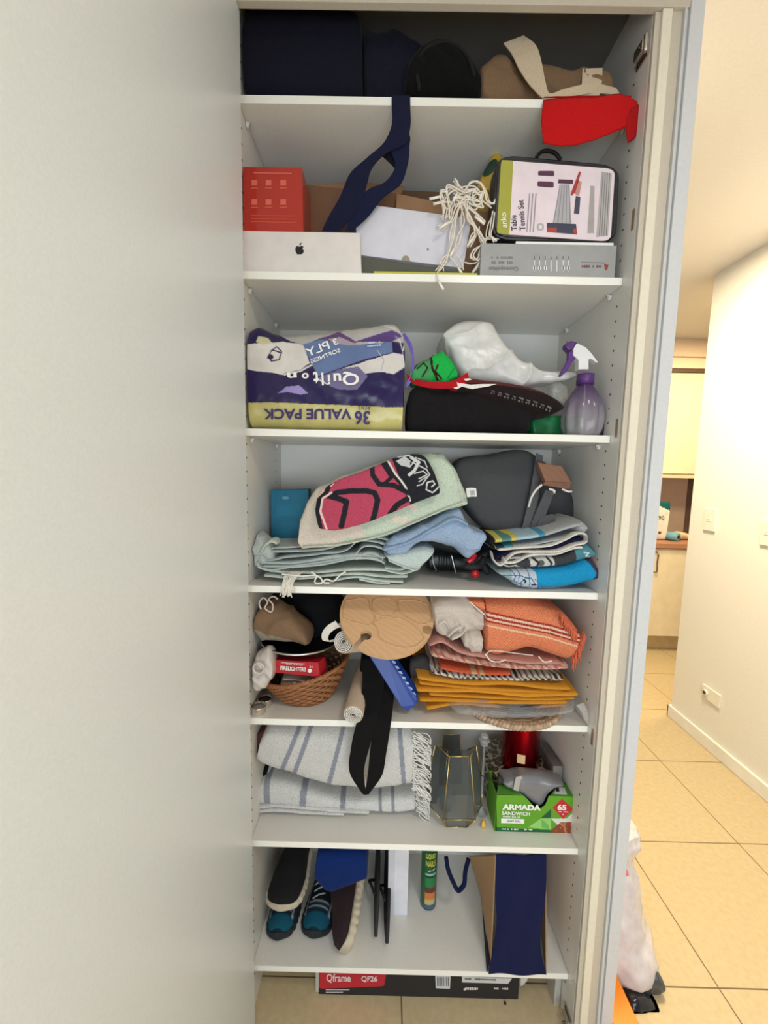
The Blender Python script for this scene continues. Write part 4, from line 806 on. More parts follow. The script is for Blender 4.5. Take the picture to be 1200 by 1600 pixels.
# blue case, black strap
t = thing('blue_case', 'bright blue flat case with pale lettering sliding down beside the black strap', 'case')
q = [P(566, 1010, .045), P(604, 1020, .045), P(652, 1093, .012), P(650, 1103, .012), P(637, 1112, .012), P(627, 1106, .012)]
m = MB(); m.prism3(q, (.004, .028, .012), c(18, 58, 142)); m.done('case_body', 'plastic', t, bevel=.004)
m = MB()
for k in range(7):
    a = np.array([612+k*5.2, 1032+k*8.2]); yk = .045-.033*(a[1]-1015)/90
    m.prism3([P(a[0], a[1], yk-.002), P(a[0]+5, a[1]+1, yk-.002), P(a[0]+7, a[1]+5, yk-.003), P(a[0]+2, a[1]+4, yk-.003)], (0, .001, 0), c(150, 170, 214))
m.done('lettering', 'card', t)
t = thing('black_strap', 'long black webbing strap looping down from the fifth shelf over striped towels', 'strap'); m = MB(); BS = c(16, 15, 16)
m.strap([(565, 1030), (566, 1070), (560, 1115), (549, 1165), (546, 1205), (566, 1240)], [(598, 1030), (600, 1070), (592, 1115), (578, 1165), (569, 1203), (572, 1242)], [.06, .03, -.014, -.016, -.016, -.014], .002, BS, 50)
m.strap([(586, 1030), (588, 1070), (588, 1115), (579, 1165), (575, 1205), (570, 1241)], [(618, 1050), (616, 1080), (612, 1120), (603, 1180), (598, 1208), (576, 1241)], [.075, .034, -.006, -.010, -.012, -.013], .002, BS, 50); m.done('webbing', 'fabric', t)
m = MB(); m.loft([(560, 1030), (600, 1030), (650, 1035)], [(560, 1110), (600, 1100), (640, 1080)], .10, .10, c(24, 22, 24), nu=30, nk=30, e=.6, wr=(.003, 8), rest=z5, seed=75); m.loft([(640, 1035), (665, 1030), (680, 1045)], [(640, 1060), (680, 1062)], .055, .04, c(60, 58, 58), nu=20, nk=20, e=.7, wr=(.003, 12)); m.done('black_bag', 'fabric', None, 'black soft bag in shadow behind the blue case', 'bag')
# linen, throw, napkins
NP = c(198, 186, 174); m = MB()
m.loft([(675, 945), (684, 937), (720, 936), (745, 938), (760, 950)], [(680, 990), (700, 1002), (730, 1000), (760, 990)], .025, .15, NP, nu=70, nk=60, e=.6, end=.06, wr=(.004, 8), fold=(.005, 12, .9), zmax=U4-.001, seed=80)
m.loft([(722, 996), (735, 990), (757, 988)], [(726, 1015), (745, 1030), (758, 1026)], .012, .1, NP, nu=40, nk=40, e=.8, end=.1, wr=(.003, 14), fold=(.004, 22, .2), seed=81)
for L_ in ([(684, 978), (695, 972), (702, 985), (704, 1000)], [(700, 996), (714, 984), (722, 980)], [(706, 1000), (722, 992), (728, 984)]): m.layer(L_, 7, .014, .08, c(206, 196, 186), nu=30, wr=(.0015, 12))
m.done('crumpled_linen', 'fabric', None, 'crumpled pale grey linen cloths between the wooden board and orange throw', 'linen')
OR = c(208, 112, 78); RDD = c(160, 46, 44); CRM = c(222, 190, 160)
def oc(x, y):
    o = np.tile(OR, (len(x), 1)); chk = ((np.floor(x/2.2).astype(int)+np.floor(y/2.2).astype(int)) % 2 == 0); o[chk] = c(222, 140, 100)
    s0 = y-(958+(x-757)*.20+np.maximum(0, x-860)*.1)
    for lo, hi, cc in ((-3, 0, RDD), (0, 3.5, CRM), (3.5, 7, RDD), (7, 10, CRM), (10, 12.5, RDD), (17, 19.5, CRM)): o[(s0 > lo) & (s0 < hi)] = cc
    o[(np.abs(x-758) < 1.6) & (y > 930)] = c(196, 96, 66); return o
t = thing('orange_throw', 'orange woven throw with red and cream stripes and fringe, right of fifth shelf', 'throw')
m = MB(); m.loft([(757, 938), (790, 938), (830, 940), (860, 950), (890, 962), (908, 985), (914, 1005)], [(759, 1026), (775, 1034), (800, 1030), (835, 1024), (865, 1034), (895, 1040), (914, 1018)], .008, .24, oc, nu=200, nk=150, e=.55, end=.03, wr=(.002, 6), zmax=U4-.001, seed=84)
m.loft([(733, 938), (745, 938), (760, 940)], [(735, 942), (747, 952), (760, 962)], .014, .12, oc, nu=30, nk=30, e=.6, end=.1, zmax=U4-.001, seed=85); m.done('woven_cloth', 'terry', t)
m = MB()
for L_ in ([(759, 1022), (765, 1031), (780, 1034), (790, 1031)], [(759, 1024), (764, 1018), (775, 1017), (800, 1020), (832, 1024)], [(735, 941), (745, 950), (758, 961)], [(842, 1026), (850, 1034), (862, 1033)]):
    for (x, y) in interp(L_, int(len(L_)*7)): q = P(x, y, .006); m.lathe([(.0003, -.0018), (.0018, 0), (.0003, .0018)], q, c(236, 226, 216), seg=6)
m.done('stitched_hem', 'fabric', t)
m = MB(); R3 = np.random.default_rng(8)
for i in range(120):
    u = i/119; a = np.array([875+u*36, 955+u*50]) if i < 68 else np.array([910-(u-.57)*44, 984+(u-.57)*110]); b = a+np.array([R3.uniform(0, 8), R3.uniform(8, 24)])
    m.tube([P(*a, .012), P(*(a*.5+b*.5+[R3.uniform(1, 4), 0]), .002), P(min(b[0], 916), b[1], .004)], .0013, c(206, 104, 74)*R3.uniform(.85, 1.1), 5, 8)
m.done('fringe', 'fabric', t)
G3 = 'folded dusty pink napkins under the orange throw'; PN_ = c(196, 142, 128)
towel('folded_napkin', 'dusty pink textured napkin, upper of two directly under the orange throw', [([(668, 1010), (690, 1004), (715, 1018), (760, 1028), (820, 1036), (880, 1038)], 11)], .020, .22, PN_, grp=G3, seed=90, catg='napkin')
towel('folded_napkin', 'dusty pink textured napkin with pale flecks, lower of two under the orange throw', [([(672, 1024), (720, 1033), (780, 1042), (840, 1045), (893, 1043)], 13)], .016, .22, lambda x, y: np.where((nz(np.c_[x, y, y*0], .25, 3) > .1)[:, None], c(214, 178, 160), c(176, 110, 96)), grp=G3, seed=91, catg='napkin')
towel('orange_napkin', 'thin orange napkin edge with cream stripes between pink and checked napkins', [([(688, 1045), (720, 1050), (760, 1054), (800, 1054)], 8)], .018, .2, Print(c(204, 92, 60)).fn(lambda x, y: (np.abs(x-741) < 4) | (np.abs(x-754) < 3), c(190, 160, 120)), seed=92, catg='napkin')
towel('checked_napkin', 'black and white checked napkin stacked above the mustard ones', [([(672, 1050), (710, 1058), (760, 1061), (820, 1062), (884, 1062)], 13)], .022, .2, lambda x, y: np.where((((np.floor(x/4.5)+np.floor((y-.02*x)/4.5)) % 2) == 0)[:, None], c(52, 44, 40), c(216, 206, 192)), seed=93, catg='napkin')
MU = c(206, 142, 44); G4 = 'mustard yellow napkins stacked on the wrapped plates'
for i, (L_, o_) in enumerate((([(650, 1060), (690, 1066), (740, 1070), (800, 1070), (850, 1076), (896, 1078)], 'topmost mustard napkin in the stack, its left corner turned up'), ([(652, 1068), (700, 1073), (760, 1078), (830, 1082), (905, 1083)], 'second mustard napkin from the top of the stack'),
        ([(648, 1080), (690, 1081), (750, 1082), (820, 1088), (908, 1086)], 'third mustard napkin down, reaching furthest right'), ([(668, 1086), (720, 1089), (780, 1092), (850, 1094), (902, 1092)], 'fourth mustard napkin down, tucked in slightly at the left'),
        ([(653, 1096), (700, 1096), (770, 1099), (840, 1100), (892, 1099)], 'fifth mustard napkin from the top, second from the bottom'), ([(664, 1110), (684, 1106), (710, 1101), (770, 1105), (840, 1106), (890, 1102)], 'bottom mustard napkin with its left corner drooping lowest'))):
    towel('mustard_napkin', o_, [(L_, 7.2, [.0, .006, -.003, .004, .001, .005][i])], .012, .22, MU*[1, .97, 1.04, 1, .96, 1.02][i], 'fabric', G4, seed=100+i, wr=(.0011, 9), catg='napkin')
t = thing('wrapped_plates', 'dark plates wrapped in clear plastic beneath the mustard napkins', 'plates'); pc = P(790, 1118, .115); pc[2] = z5+.020
for k in range(3):
    m = MB(); m.lathe([(.001, 0), (.06, 0), (.105, .010), (.110, .013), (.104, .0128), (.06, .003), (.001, .003)], pc+[0, 0, k*.005], c(52, 52, 60), seg=60); m.done('plate', 'gloss', t)
m = MB(); m.loft([(698, 1108), (715, 1104), (800, 1106), (900, 1104), (910, 1100)], [(705, 1120), (740, 1128), (800, 1132), (860, 1126), (912, 1112)], -.012, .24, c(190, 190, 190), nu=60, nk=40, e=.8, end=.1, wr=(.002, 12), fold=(.0015, 16, 1.4), seed=110); m.strap([(900, 1102), (908, 1112), (914, 1126)], [(912, 1098), (918, 1112), (921, 1134)], [0, -.004, -.004], .001, c(210, 206, 200), 12); m.done('plastic_wrapping', 'film', t)
m = MB(); n = 420; CE = np.array([P(792, 1130, .1)[0], .104, z5+.0085])
for j in range(3):
    for R0 in (.126,):
        m.tube([CE+np.array([(R0+.006*math.cos(k/n*2*math.pi*30+j*2.094))*math.cos(k/n*2*math.pi), (R0+.006*math.cos(k/n*2*math.pi*30+j*2.094))*math.sin(k/n*2*math.pi), .0035*math.sin(k/n*4*math.pi*30+j*4.188)]) for k in range(n+1)], .0056, c(184, 156, 128)*(1-.1*j), 7)
for r_ in np.arange(.02, .122, .0105): m.tube([CE+np.array([r_*math.cos(k/60*6.2832), r_*math.sin(k/60*6.2832), -.001+.001*math.sin(k*1.7)]) for k in range(61)], .006, c(178, 150, 122), 6)
m.done('braided_placemat', 'wicker', None, 'round braided seagrass placemat under the wrapped plates, overhanging the shelf front', 'placemat')
# ================================================================== shelf 6: striped towels, glass lantern, boxes
z6 = Z[6]; U5 = Z[5]-TH-.001
SW = c(204, 202, 198); SB = c(140, 144, 154)
ps = Print(SW)
for a, b in (((468, 1136), (436, 1214)), ((486, 1136), (455, 1222)), ((537, 1136), (510, 1240)), ((624, 1136), (633, 1246))): ps.line([a, b], 7, SB)
G5 = 'white and grey striped towels on the sixth shelf'
t = thing('striped_towel', 'white towel with slanting blue grey stripes and a long fringe, upper of the two', 'towel', G5)
m = MB(); m.loft([(404, 1160), (416, 1142), (450, 1140), (520, 1139), (600, 1140), (650, 1142)], [(397, 1190), (408, 1204), (440, 1217), (500, 1237), (560, 1246), (600, 1246), (648, 1239)], .03, [.20, .24], ps, nu=200, nk=140, e=.5, end=.02, wr=(.003, 5), zmax=U5, seed=120); m.done('towel_cloth', 'terry', t)
def fringe(x0, x1, ya, yb_, y, n, sd, top=True):
    m = MB(); R_ = np.random.default_rng(sd)
    for i in range(n):
        v = ya+(yb_-ya)*i/n; a = (x0+R_.uniform(0, 5), v); k = 4; pts = [P(*a, y)]
        x_, yy_ = a
        for j in range(k): x_ += R_.uniform(2, (x1-x0)/k*1.6); yy_ += R_.uniform(-1, 7)+j*1.2; pts.append(P(min(x_, x1+3), yy_, y+R_.uniform(-.006, .003)))
        m.tube(pts, .0014, c(222, 220, 214), 5, 14)
    return m
fringe(642, 670, 1142, 1236, .032, 70, 4).done('fringe', 'fabric', t)
ps2 = Print(c(206, 205, 202))
for xx, w_, dx in ((415, 9, 4), (475, 10, -3), (536, 8, -1), (592, 5, 3), (611, 5, 5)): ps2.line([(xx, 1216), (xx+dx, 1280)], w_, SB)
ps2.line([(398, 1258), (440, 1256), (520, 1262), (585, 1268)], 1.2, c(170, 170, 172))
t = thing('striped_towel', 'white towel with upright blue grey stripes lying flat, lower of the two', 'towel', G5)
m = MB(); m.loft([(396, 1232), (410, 1222), (440, 1222), (500, 1242), (560, 1250), (620, 1246), (655, 1240)], [(397, 1262), (420, 1266), (500, 1270), (580, 1274), (620, 1276), (655, 1272)], .070, .20, ps2, nu=160, nk=90, e=.5, end=.03, wr=(.002, 6), seed=124)
for L_ in ([(398, 1264), (430, 1261), (470, 1264), (530, 1269), (580, 1272)], [(396, 1270), (430, 1268), (480, 1272), (540, 1274)]): m.layer(L_, 5.5, .066, .1, c(212, 210, 206), nu=50)
m.done('towel_cloth', 'terry', t); fringe(648, 668, 1238, 1268, .07, 22, 6).done('fringe', 'fabric', t)
m = MB(); m.loft([(392, 1203), (415, 1206), (450, 1220)], [(392, 1222), (415, 1222), (450, 1228)], .10, .12, lambda x, y: np.where((np.floor((x-y*.2)/7) % 2 == 0)[:, None], c(22, 22, 24), c(210, 208, 204)), nu=60, nk=30, e=.7, end=.05, seed=126); m.done('black_striped_cloth', 'fabric', None, 'black and white striped cloth showing at the left between the two striped towels', 'cloth')
m = MB(); m.prism3([P(398, 1150, .06), P(418, 1140, .06), P(414, 1162, .06), P(396, 1186, .06)], (0, .10, 0), c(92, 44, 38)); m.done('book', 'card', None, 'dark red brown book edge leaning against the left wall beside the striped towel', 'book', bevel=.001)
m = MB(); q = P(610, 1236, .12); m.lathe([(.001, 0), (.022, .001), (.022, .007), (.001, .008)], q-[0, 0, .004], c(170, 144, 122), seg=30, sy=1.2); m.done('wooden_coaster', 'wood', None, 'tan wooden coaster peeking out between the two striped towels at right', 'coaster')
# geometric lantern
GD = c(200, 176, 120); GLS = c(84, 92, 92)
def lantern(lab, pts, edges, panes, r):
    t = thing('glass_lantern', lab, 'lantern', 'gold edged glass lanterns on the sixth shelf'); m = MB()
    for a, b in edges: m.tube([pts[a], pts[b]], r, GD, 6)
    for p in pts.values(): m.lathe([(.0001, -r), (r*1.1, 0), (.0001, r)], p, GD, seg=8)
    m.done('gold_frame', 'metal', t)
    for pn in panes:
        V = [pts[k] for k in pn]; n_ = np.cross(V[1]-V[0], V[2]-V[0]); n_ /= np.linalg.norm(n_); g = MB(); g.prism3(V, n_*.0012, GLS); g.done('pane', 'glass', t)
def L3(px, py, y): return P(px, py, y)
zt = z6+.001
A = dict(ftl=L3(702, 1182, .045), ftr=L3(735, 1182, .045), fbl=L3(693, 1281, .038), fbr=L3(743, 1281, .038), lt=L3(680, 1163, .10), lm=L3(667, 1224, .115), lb=L3(668, 1254, .085), bl=L3(698, 1293, .052), br=L3(729, 1293, .052), rt=L3(744, 1165, .10), rm=L3(753, 1222, .115), rb=L3(753, 1258, .085), ktl=L3(700, 1172, .155), ktr=L3(730, 1172, .155), kbl=L3(690, 1255, .16), kbr=L3(738, 1255, .16))
for k in ('bl', 'br'): A[k][2] = zt
lantern('large geometric glass lantern with gold edges standing beside the white fringe', A,
 [('ftl', 'ftr'), ('ftl', 'fbl'), ('ftr', 'fbr'), ('fbl', 'fbr'), ('ftl', 'lt'), ('lt', 'lm'), ('lm', 'lb'), ('lb', 'bl'), ('bl', 'br'), ('fbl', 'bl'), ('fbr', 'br'), ('ftr', 'rt'), ('rt', 'rm'), ('rm', 'rb'), ('rb', 'br'), ('lt', 'ktl'), ('rt', 'ktr'), ('ktl', 'kbl'), ('ktr', 'kbr'), ('kbl', 'kbr'), ('lb', 'kbl'), ('rb', 'kbr')],
 [('ftl', 'ftr', 'fbr', 'fbl'), ('ftl', 'fbl', 'bl', 'lb', 'lm', 'lt'), ('ftr', 'rt', 'rm', 'rb', 'br', 'fbr'), ('fbl', 'fbr', 'br', 'bl'), ('ktl', 'ktr', 'kbr', 'kbl'), ('lt', 'lm', 'lb', 'kbl', 'ktl'), ('rt', 'ktr', 'kbr', 'rb', 'rm')], .0017)
zb = z6+.0015
B_ = dict(a=L3(692, 1148, .20), b=L3(719, 1148, .20), c=L3(722, 1205, .20), d=L3(686, 1205, .20), e=L3(692, 1148, .24), f=L3(719, 1148, .24), g=L3(722, 1205, .25), h=L3(686, 1205, .25))
for k in 'cdgh': B_[k][2] = zb
lantern('small glass lantern with thin gold edges standing at the back behind the large lantern', B_, [('a', 'b'), ('b', 'c'), ('c', 'd'), ('d', 'a'), ('e', 'f'), ('f', 'g'), ('g', 'h'), ('h', 'e'), ('a', 'e'), ('b', 'f'), ('c', 'g'), ('d', 'h')],
        [('a', 'b', 'c', 'd'), ('e', 'f', 'g', 'h'), ('a', 'd', 'h', 'e'), ('b', 'c', 'g', 'f')], .0010)
cx = P(698, 1250, .105); cx[2] = z6+.006
m = MB(); m.lathe([(.001, 0), (.014, 0), (.016, .004), (.024, .05), (.0225, .05), (.0145, .006), (.001, .005)], cx, c(160, 176, 180), seg=30); m.done('glass_cup', 'glass', None, 'tapered pale glass cup standing inside the large gold edged lantern', 'cup')
qx = P(757, 1156, .10); m = MB()
for k, (r, h) in enumerate(((.0165, 0), (.012, .012), (.012, -.012))): m.lathe([(.001, -.006+h), (r*.7, -.004+h), (r, h), (r*.7, .004+h), (.001, .006+h)], qx, c(226, 226, 226), seg=8)
m.lathe([(.001, -.108), (.018, -.107), (.004, -.098), (.003, -.02)], qx, c(200, 200, 200), seg=20); m.f = m.f; 
mz = np.concatenate(m.v)[:, 2].min(); m.warp(lambda v: np.c_[v[:, 0], v[:, 1], np.where(v[:, 2] < qx[2]-.03, z6+.0008+(v[:, 2]-mz)*(1 if True else 1), v[:, 2])]); m.done('crystal_glass', 'glass', None, 'sparkling cut crystal glass to the left of the red tin', 'glass')
lb_ = P(797, 1275, .19); ly = .178; m = MB(); lc = np.array([P(803, 1200, ly)[0]+.002, ly, z6+.0005]); Rl = .094
m.lathe([(.001, 0), (Rl, 0), (Rl, .082), (Rl+.002, .083), (Rl+.002, .104), (Rl-.004, .107), (.001, .107)], lc, c(120, 100, 70), seg=70); m.done('leopard_print_box', 'card', None, 'round leopard print hat box behind the green sandwich bag box', 'box', material=leopard(), bevel=.001)
t = thing('red_tin', 'shiny metallic red tin with a cream label standing on the leopard print box', 'tin'); tc_ = np.array([P(811, 1200, .155)[0], .155, z6+.1085]); k_ = MPP(.15)
m = MB(); m.lathe([(.001, 0), (27*k_, 0), (29.5*k_, .003), (30*k_, .006), (30*k_, .140), (31*k_, .143), (31*k_, .152), (28*k_, .154), (.001, .154)], tc_, c(190, 14, 34), seg=60)
m.done('can', 'metal', t)
m = MB(); a_ = np.linspace(-2.05, -1.65, 8)
V = [tc_+np.array([30.6*k_*math.cos(a), 30.6*k_*math.sin(a), h]) for h in (.040, .066) for a in a_]; m.add(V, [(i, i+1, i+9, i+8) for i in range(7)], c(226, 192, 140)); m.done('label', 'card', t)
# sandwich bag box
t = thing('sandwich_bag_box', 'bright green sandwich bag box torn open at the front right of sixth shelf', 'box'); GR = c(96, 160, 30); ya = .043
m = MB(); fr = [(776, 1242), (818, 1243), (828, 1253), (834, 1260), (845, 1263), (852, 1258), (858, 1243), (899, 1245), (896, 1305), (776, 1299)]
pr = Print(GR).poly([(770, 1292), (870, 1298), (858, 1310), (770, 1306)], c(20, 92, 52)).poly([(845, 1278), (861, 1264), (861, 1278)], c(16, 88, 58)).poly([(825, 1293), (845, 1279), (861, 1279), (861, 1296)], c(150, 206, 110)).poly([(846, 1293), (846, 1280), (858, 1290), (858, 1296)], c(110, 182, 80)).poly([(861, 1279), (885, 1279), (905, 1262), (905, 1310), (856, 1310), (872, 1290)], c(222, 218, 208)).poly([(861, 1297), (876, 1285), (905, 1284), (905, 1303), (862, 1304)], c(140, 66, 40)).poly([(878, 1248), (896, 1264), (880, 1280), (863, 1262)], c(196, 38, 46)).fn(lambda x, y: (y > 1286) & (x > 868) & (nz(np.c_[x, y, y*0], .08, 4) > .5), c(190, 120, 80))
# front panel as a fine sheet so the print stays crisp, cut away where the box is torn
nx, ny = 190, 96; u, v = np.meshgrid(np.linspace(0, 1, nx), np.linspace(0, 1, ny)); X = 776+u*(122-1*v); Y = 1241.5+u*3.2*(1-v)+v*(57.5+u*2.8)
pts = np.array([P(a, b, ya) for a, b in zip(X.ravel(), Y.ravel())]); bt = P(836, 1302, ya)[2]; sc = (z6+.0006)-pts[-nx:, 2].mean(); pts[:, 2] += sc*v.ravel()
keep = lambda i, j: inpoly(np.array([X[j, i]+.3]), np.array([Y[j, i]+.3]), fr)[0] or Y[j, i] > 1265
V2 = np.r_[pts, pts+[0, .0012, 0]]; N1 = nx*ny; Fq = [];
K = np.array([[keep(i, j) for i in range(nx-1)] for j in range(ny-1)])
for j in range(ny-1):
    for i in range(nx-1):
        if K[j, i]: a = j*nx+i; Fq += [(a, a+nx, a+nx+1, a+1), (a+N1, a+1+N1, a+nx+1+N1, a+nx+N1)]
cc_ = pr(X.ravel(), Y.ravel()); m.add(V2, Fq, np.r_[cc_, cc_], False)
x0, x1 = pts[0][0], pts[nx-1][0]; zt_ = pts[0][2]
m.bx(x0, x0+.001, ya, ya+.085, z6+.0004, zt_, GR*.95); m.bx(x1-.001, x1, ya, ya+.085, z6+.0004, zt_, GR*.95); m.bx(x0, x1, ya+.084, ya+.085, z6+.0004, zt_, GR); m.bx(x0, x1, ya, ya+.085, z6+.0002, z6+.0010, GR)
m.done('carton', 'card', t)
m = MB()
def top(px, py): return PZ(px, py, zt_)
TG = c(86, 148, 52)
m.prism3([top(776, 1241), top(817, 1242), top(800, 1230), top(778, 1226)], (0, 0, .0008), TG); m.prism3([top(860, 1243), top(898, 1244), top(893, 1226), top(872, 1226)], (0, 0, .0008), TG); m.done('torn_flap', 'card', t)
m = MB(); m.prism3([top(866, 1241)+[0, 0, .001], top(886, 1242)+[0, 0, .001], top(882, 1231)+[0, 0, .001], top(868, 1231)+[0, 0, .001]], (0, 0, .0004), c(220, 218, 214)); m.prism3([top(868, 1237)+[0, 0, .0015], top(874, 1238)+[0, 0, .0015], top(873, 1232)+[0, 0, .0015], top(869, 1232)+[0, 0, .0015]], (0, 0, .0004), c(40, 36, 40)); m.done('flap_label', 'card', t)
m = MB(); W2 = c(240, 240, 232); m.text('ARMADA', 815, 1261.5, 9, ya-.0003, W2, -1.5, width=60, bold=.05); m.text('SANDWICH', 806, 1271, 6, ya-.0003, W2, -2, width=44, bold=.03); m.scrib(798, 1276.5, 2.2, ya-.0003, W2, -2, width=28)
m.patch([(783, 1279), (819, 1280), (819, 1287), (783, 1286)], ya-.0003, W2); m.text('SNAP SEAL', 803, 1283.3, 3, ya-.0012, c(60, 70, 60), -2, width=22)
m.text('65', 878, 1261.5, 9, ya-.0003, W2, -2, width=14, bold=.04); m.scrib(880, 1268.5, 1.6, ya-.0003, W2, -2, width=15); m.scrib(878, 1272.5, 2, ya-.0003, W2, -2, width=5)
for xx in (785, 801, 822): m.scrib(xx+3, 1295.5+(xx-785)*.02, 2.5, ya-.0003, W2, -2, width=11)
m.done('carton_print', 'card', t)
m = MB(); GP = c(128, 128, 130); m.loft([(786, 1224), (800, 1221), (815, 1217), (850, 1219), (870, 1224), (884, 1228)], [(787, 1230), (802, 1236), (825, 1252), (846, 1268), (858, 1246), (868, 1232), (884, 1230)], .052, .055, GP, nu=90, nk=60, e=.7, end=.08, wr=(.002, 8), seed=130)
m.strap([(806, 1214), (804, 1222), (802, 1234)], [(816, 1212), (812, 1224), (810, 1236)], [.05, .047, .045], .002, c(176, 172, 166), 12); m.done('plastic_bags', 'pack', None, 'grey plastic bags bulging out through the torn front of green box', 'bags')
m = MB(); m.tube([P(751, 1211, .07), P(765, 1217, .065), P(780, 1222, .062)], .0014, c(24, 22, 22), 6, 12); m.loft([(777, 1218), (782, 1215), (788, 1218)], [(777, 1226), (782, 1228), (788, 1226)], .056, .014, c(36, 38, 30), nu=16, nk=20, e=1, end=.3); m.done('charging_cable', 'rubber', None, 'thin black cable and plug lying between the lantern and the sandwich bag box', 'cable')
m = MB(); q = PZ(755, 1292, z6); q[2] = z6+.0003; m.lathe([(.001, 0), (.006, 0), (.0075, .008), (.004, .016), (.001, .019)], q, c(226, 180, 84), seg=16); m.loft([(750, 1272), (756, 1262), (762, 1270)], [(750, 1298), (756, 1300), (762, 1298)], .045, .02, c(210, 204, 190), nu=16, nk=16, e=.9, end=.3) if False else None
m.done('tea_candle', 'plastic', None, 'tiny yellow candle stub on the shelf beside the green box', 'candle')
m = MB(); m.prism3([(.806, .095, z6+.0006), (.806, .095, .5172+FL-.002), (.812, .215, .5007+FL-.002), (.812, .215, z6+.0006)], (.026, 0, 0), c(122, 116, 110)); m.done('grey_board', 'card', None, 'grey card board standing against the right wall beside the leopard print box', 'board', bevel=.001)

# ================================================================== shelf 7: shoes, glue, tote
z7 = Z[7]; U6 = Z[6]-TH-.001
def shoe(name, lab, pos, M3, colf, sole, L_=.275, Wd=.098, Hh=.075, grp=None, extra=None, lace=None, catg='shoe'):
    """toe at the origin pointing to -y, heel at +y, sole down; M3 turns it, pos moves it"""
    t = thing(name, lab, catg, grp); pos = np.array(pos)
    def wd(u): return Wd/2*np.interp(u, [0, .28, .5, .75, .93, 1], [.96, 1.0, .80, .74, .70, .40])*(max(.0, 1-(1-min(u, .17)/.17)**2.3)**.5*.94+.06)
    def ht(u): return Hh*np.interp(u, [0, .03, .1, .22, .38, .55, .75, .92, 1], [.30, .48, .60, .70, .92, 1.15, 1.05, 1.2, 1.0])
    def cen(u): return .008*math.sin(u*3.1)
    nu, nk = 60, 36; V = []; CC = []
    for i in range(nu):
        u = (i/(nu-1))**1.7; w_ = wd(u)*.98; h = ht(u)
        for k in range(nk):
            a = -math.pi/2+2*math.pi*k/nk; x = w_*np.sign(math.cos(a))*abs(math.cos(a))**.7; s_ = (math.sin(a)+1)/2; zz = .012+h*s_; x *= (1-.42*s_**1.6)
            V.append((x+cen(u), u*L_, zz)); CC.append(colf(x/Wd*2, u, s_))
    F = [(i*nk+k, i*nk+(k+1) % nk, (i+1)*nk+(k+1) % nk, (i+1)*nk+k) for i in range(nu-1) for k in range(nk)]+[tuple(range(nk))[::-1], tuple((nu-1)*nk+k for k in range(nk))]
    m = MB(); m.add(np.array(V)@M3.T+pos, F, np.array(CC)); m.done('upper', 'fabric', t)
    V = []
    for i in range(80):
        u = (i/79)**1.7; w_ = wd(u)*1.0+.001*math.sin(u*110); lift = .010*max(0, 1-u/.12)**2
        for k in range(20):
            a = 2*math.pi*k/20; V.append((w_*np.sign(math.cos(a))*abs(math.cos(a))**.4+cen(u), u*L_*1.01-.001, .013+.0125*np.sign(math.sin(a))*abs(math.sin(a))**.5+lift+(.0015*math.sin(u*95) if math.sin(a) < 0 else 0)))
    F = [(i*20+k, i*20+(k+1) % 20, (i+1)*20+(k+1) % 20, (i+1)*20+k) for i in range(79) for k in range(20)]+[tuple(range(20))[::-1], tuple(79*20+k for k in range(20))]
    m = MB(); m.add(np.array(V)@M3.T+pos, F, sole); m.done('sole', 'rubber', t)
    if lace is not None:
        m = MB()
        for j in range(5):
            u = .24+.055*j; h = .012+ht(u)*.99; pts = np.array([(-.022+cen(u), u*L_-.004, h-.006), (-.008+cen(u), u*L_, h+.002), (.008+cen(u), u*L_+.006, h+.002), (.022+cen(u), u*L_+.01, h-.006)]); m.tube(pts@M3.T+pos, .0022, lace, 6, 10)
        m.done('laces', 'fabric', t)
    if extra: extra(t, M3, pos)
    return t
def rot(ax, deg): return np.array(Matrix.Rotation(math.radians(deg), 3, ax))
TE = c(18, 76, 96); BKS = c(18, 20, 26); WS = c(140, 150, 152)
def blue_col(x, u, s_):
    if .02 < u < .11 and s_ > .25 and abs(x) < .8: return TE
    if .11 < u < .46 and s_ > .35:
        k = (u*100) % 5
        if k < 1.3 and abs(x) < .62: return WS
    if .1 < u < .5 and abs(abs(x)-.72) < .05: return WS
    return BKS if u > .2 else c(20, 40, 54)
G7 = 'pair of teal and black running shoes on the lowest shelf'
p1 = PZ(416, 1477, z7); p2 = PZ(474, 1474, z7)
shoe('running_shoe', 'black running shoe with teal toe and silver stripes, the left one against the wall', (.0515, p1[1]+.004, z7+.0005), rot('Z', 0), blue_col, c(22, 26, 32), grp=G7, lace=c(150, 156, 160), Wd=.088)
shoe('running_shoe', 'black running shoe with teal toe and silver stripes, the right one beneath the black shoe', (p2[0]+.026, p2[1]+.004, z7+.0005), rot('Z', -4), blue_col, c(20, 23, 28), grp=G7, lace=c(150, 156, 160), Wd=.096)
shoe('black_shoe', 'black shoe with a cream wavy sole lying on top of the teal running shoes', (P(436, 1396, .045)[0], .045, z7+.098), rot('Z', -5)@rot('X', 7), lambda x, u, s_: c(30, 29, 30) if s_ > .12 else c(150, 138, 120), c(196, 184, 164), Hh=.072, Wd=.11, L_=.26)
MR = c(92, 22, 36)
def mar(x, u, s_): return MR if s_ < .16 else (c(48, 34, 38) if u < .5 else c(36, 32, 34))
Mt = rot('X', 38)@rot('Y', -82)
shoe('maroon_sneaker', 'dark sneaker with maroon trim standing on its side, cream sole facing right', (P(550, 1502, .012)[0], .014, z7+.022), rot('Z', -8)@rot('X', 20)@rot('Y', -76), mar, c(190, 178, 156), Hh=.085, Wd=.105, L_=.28)
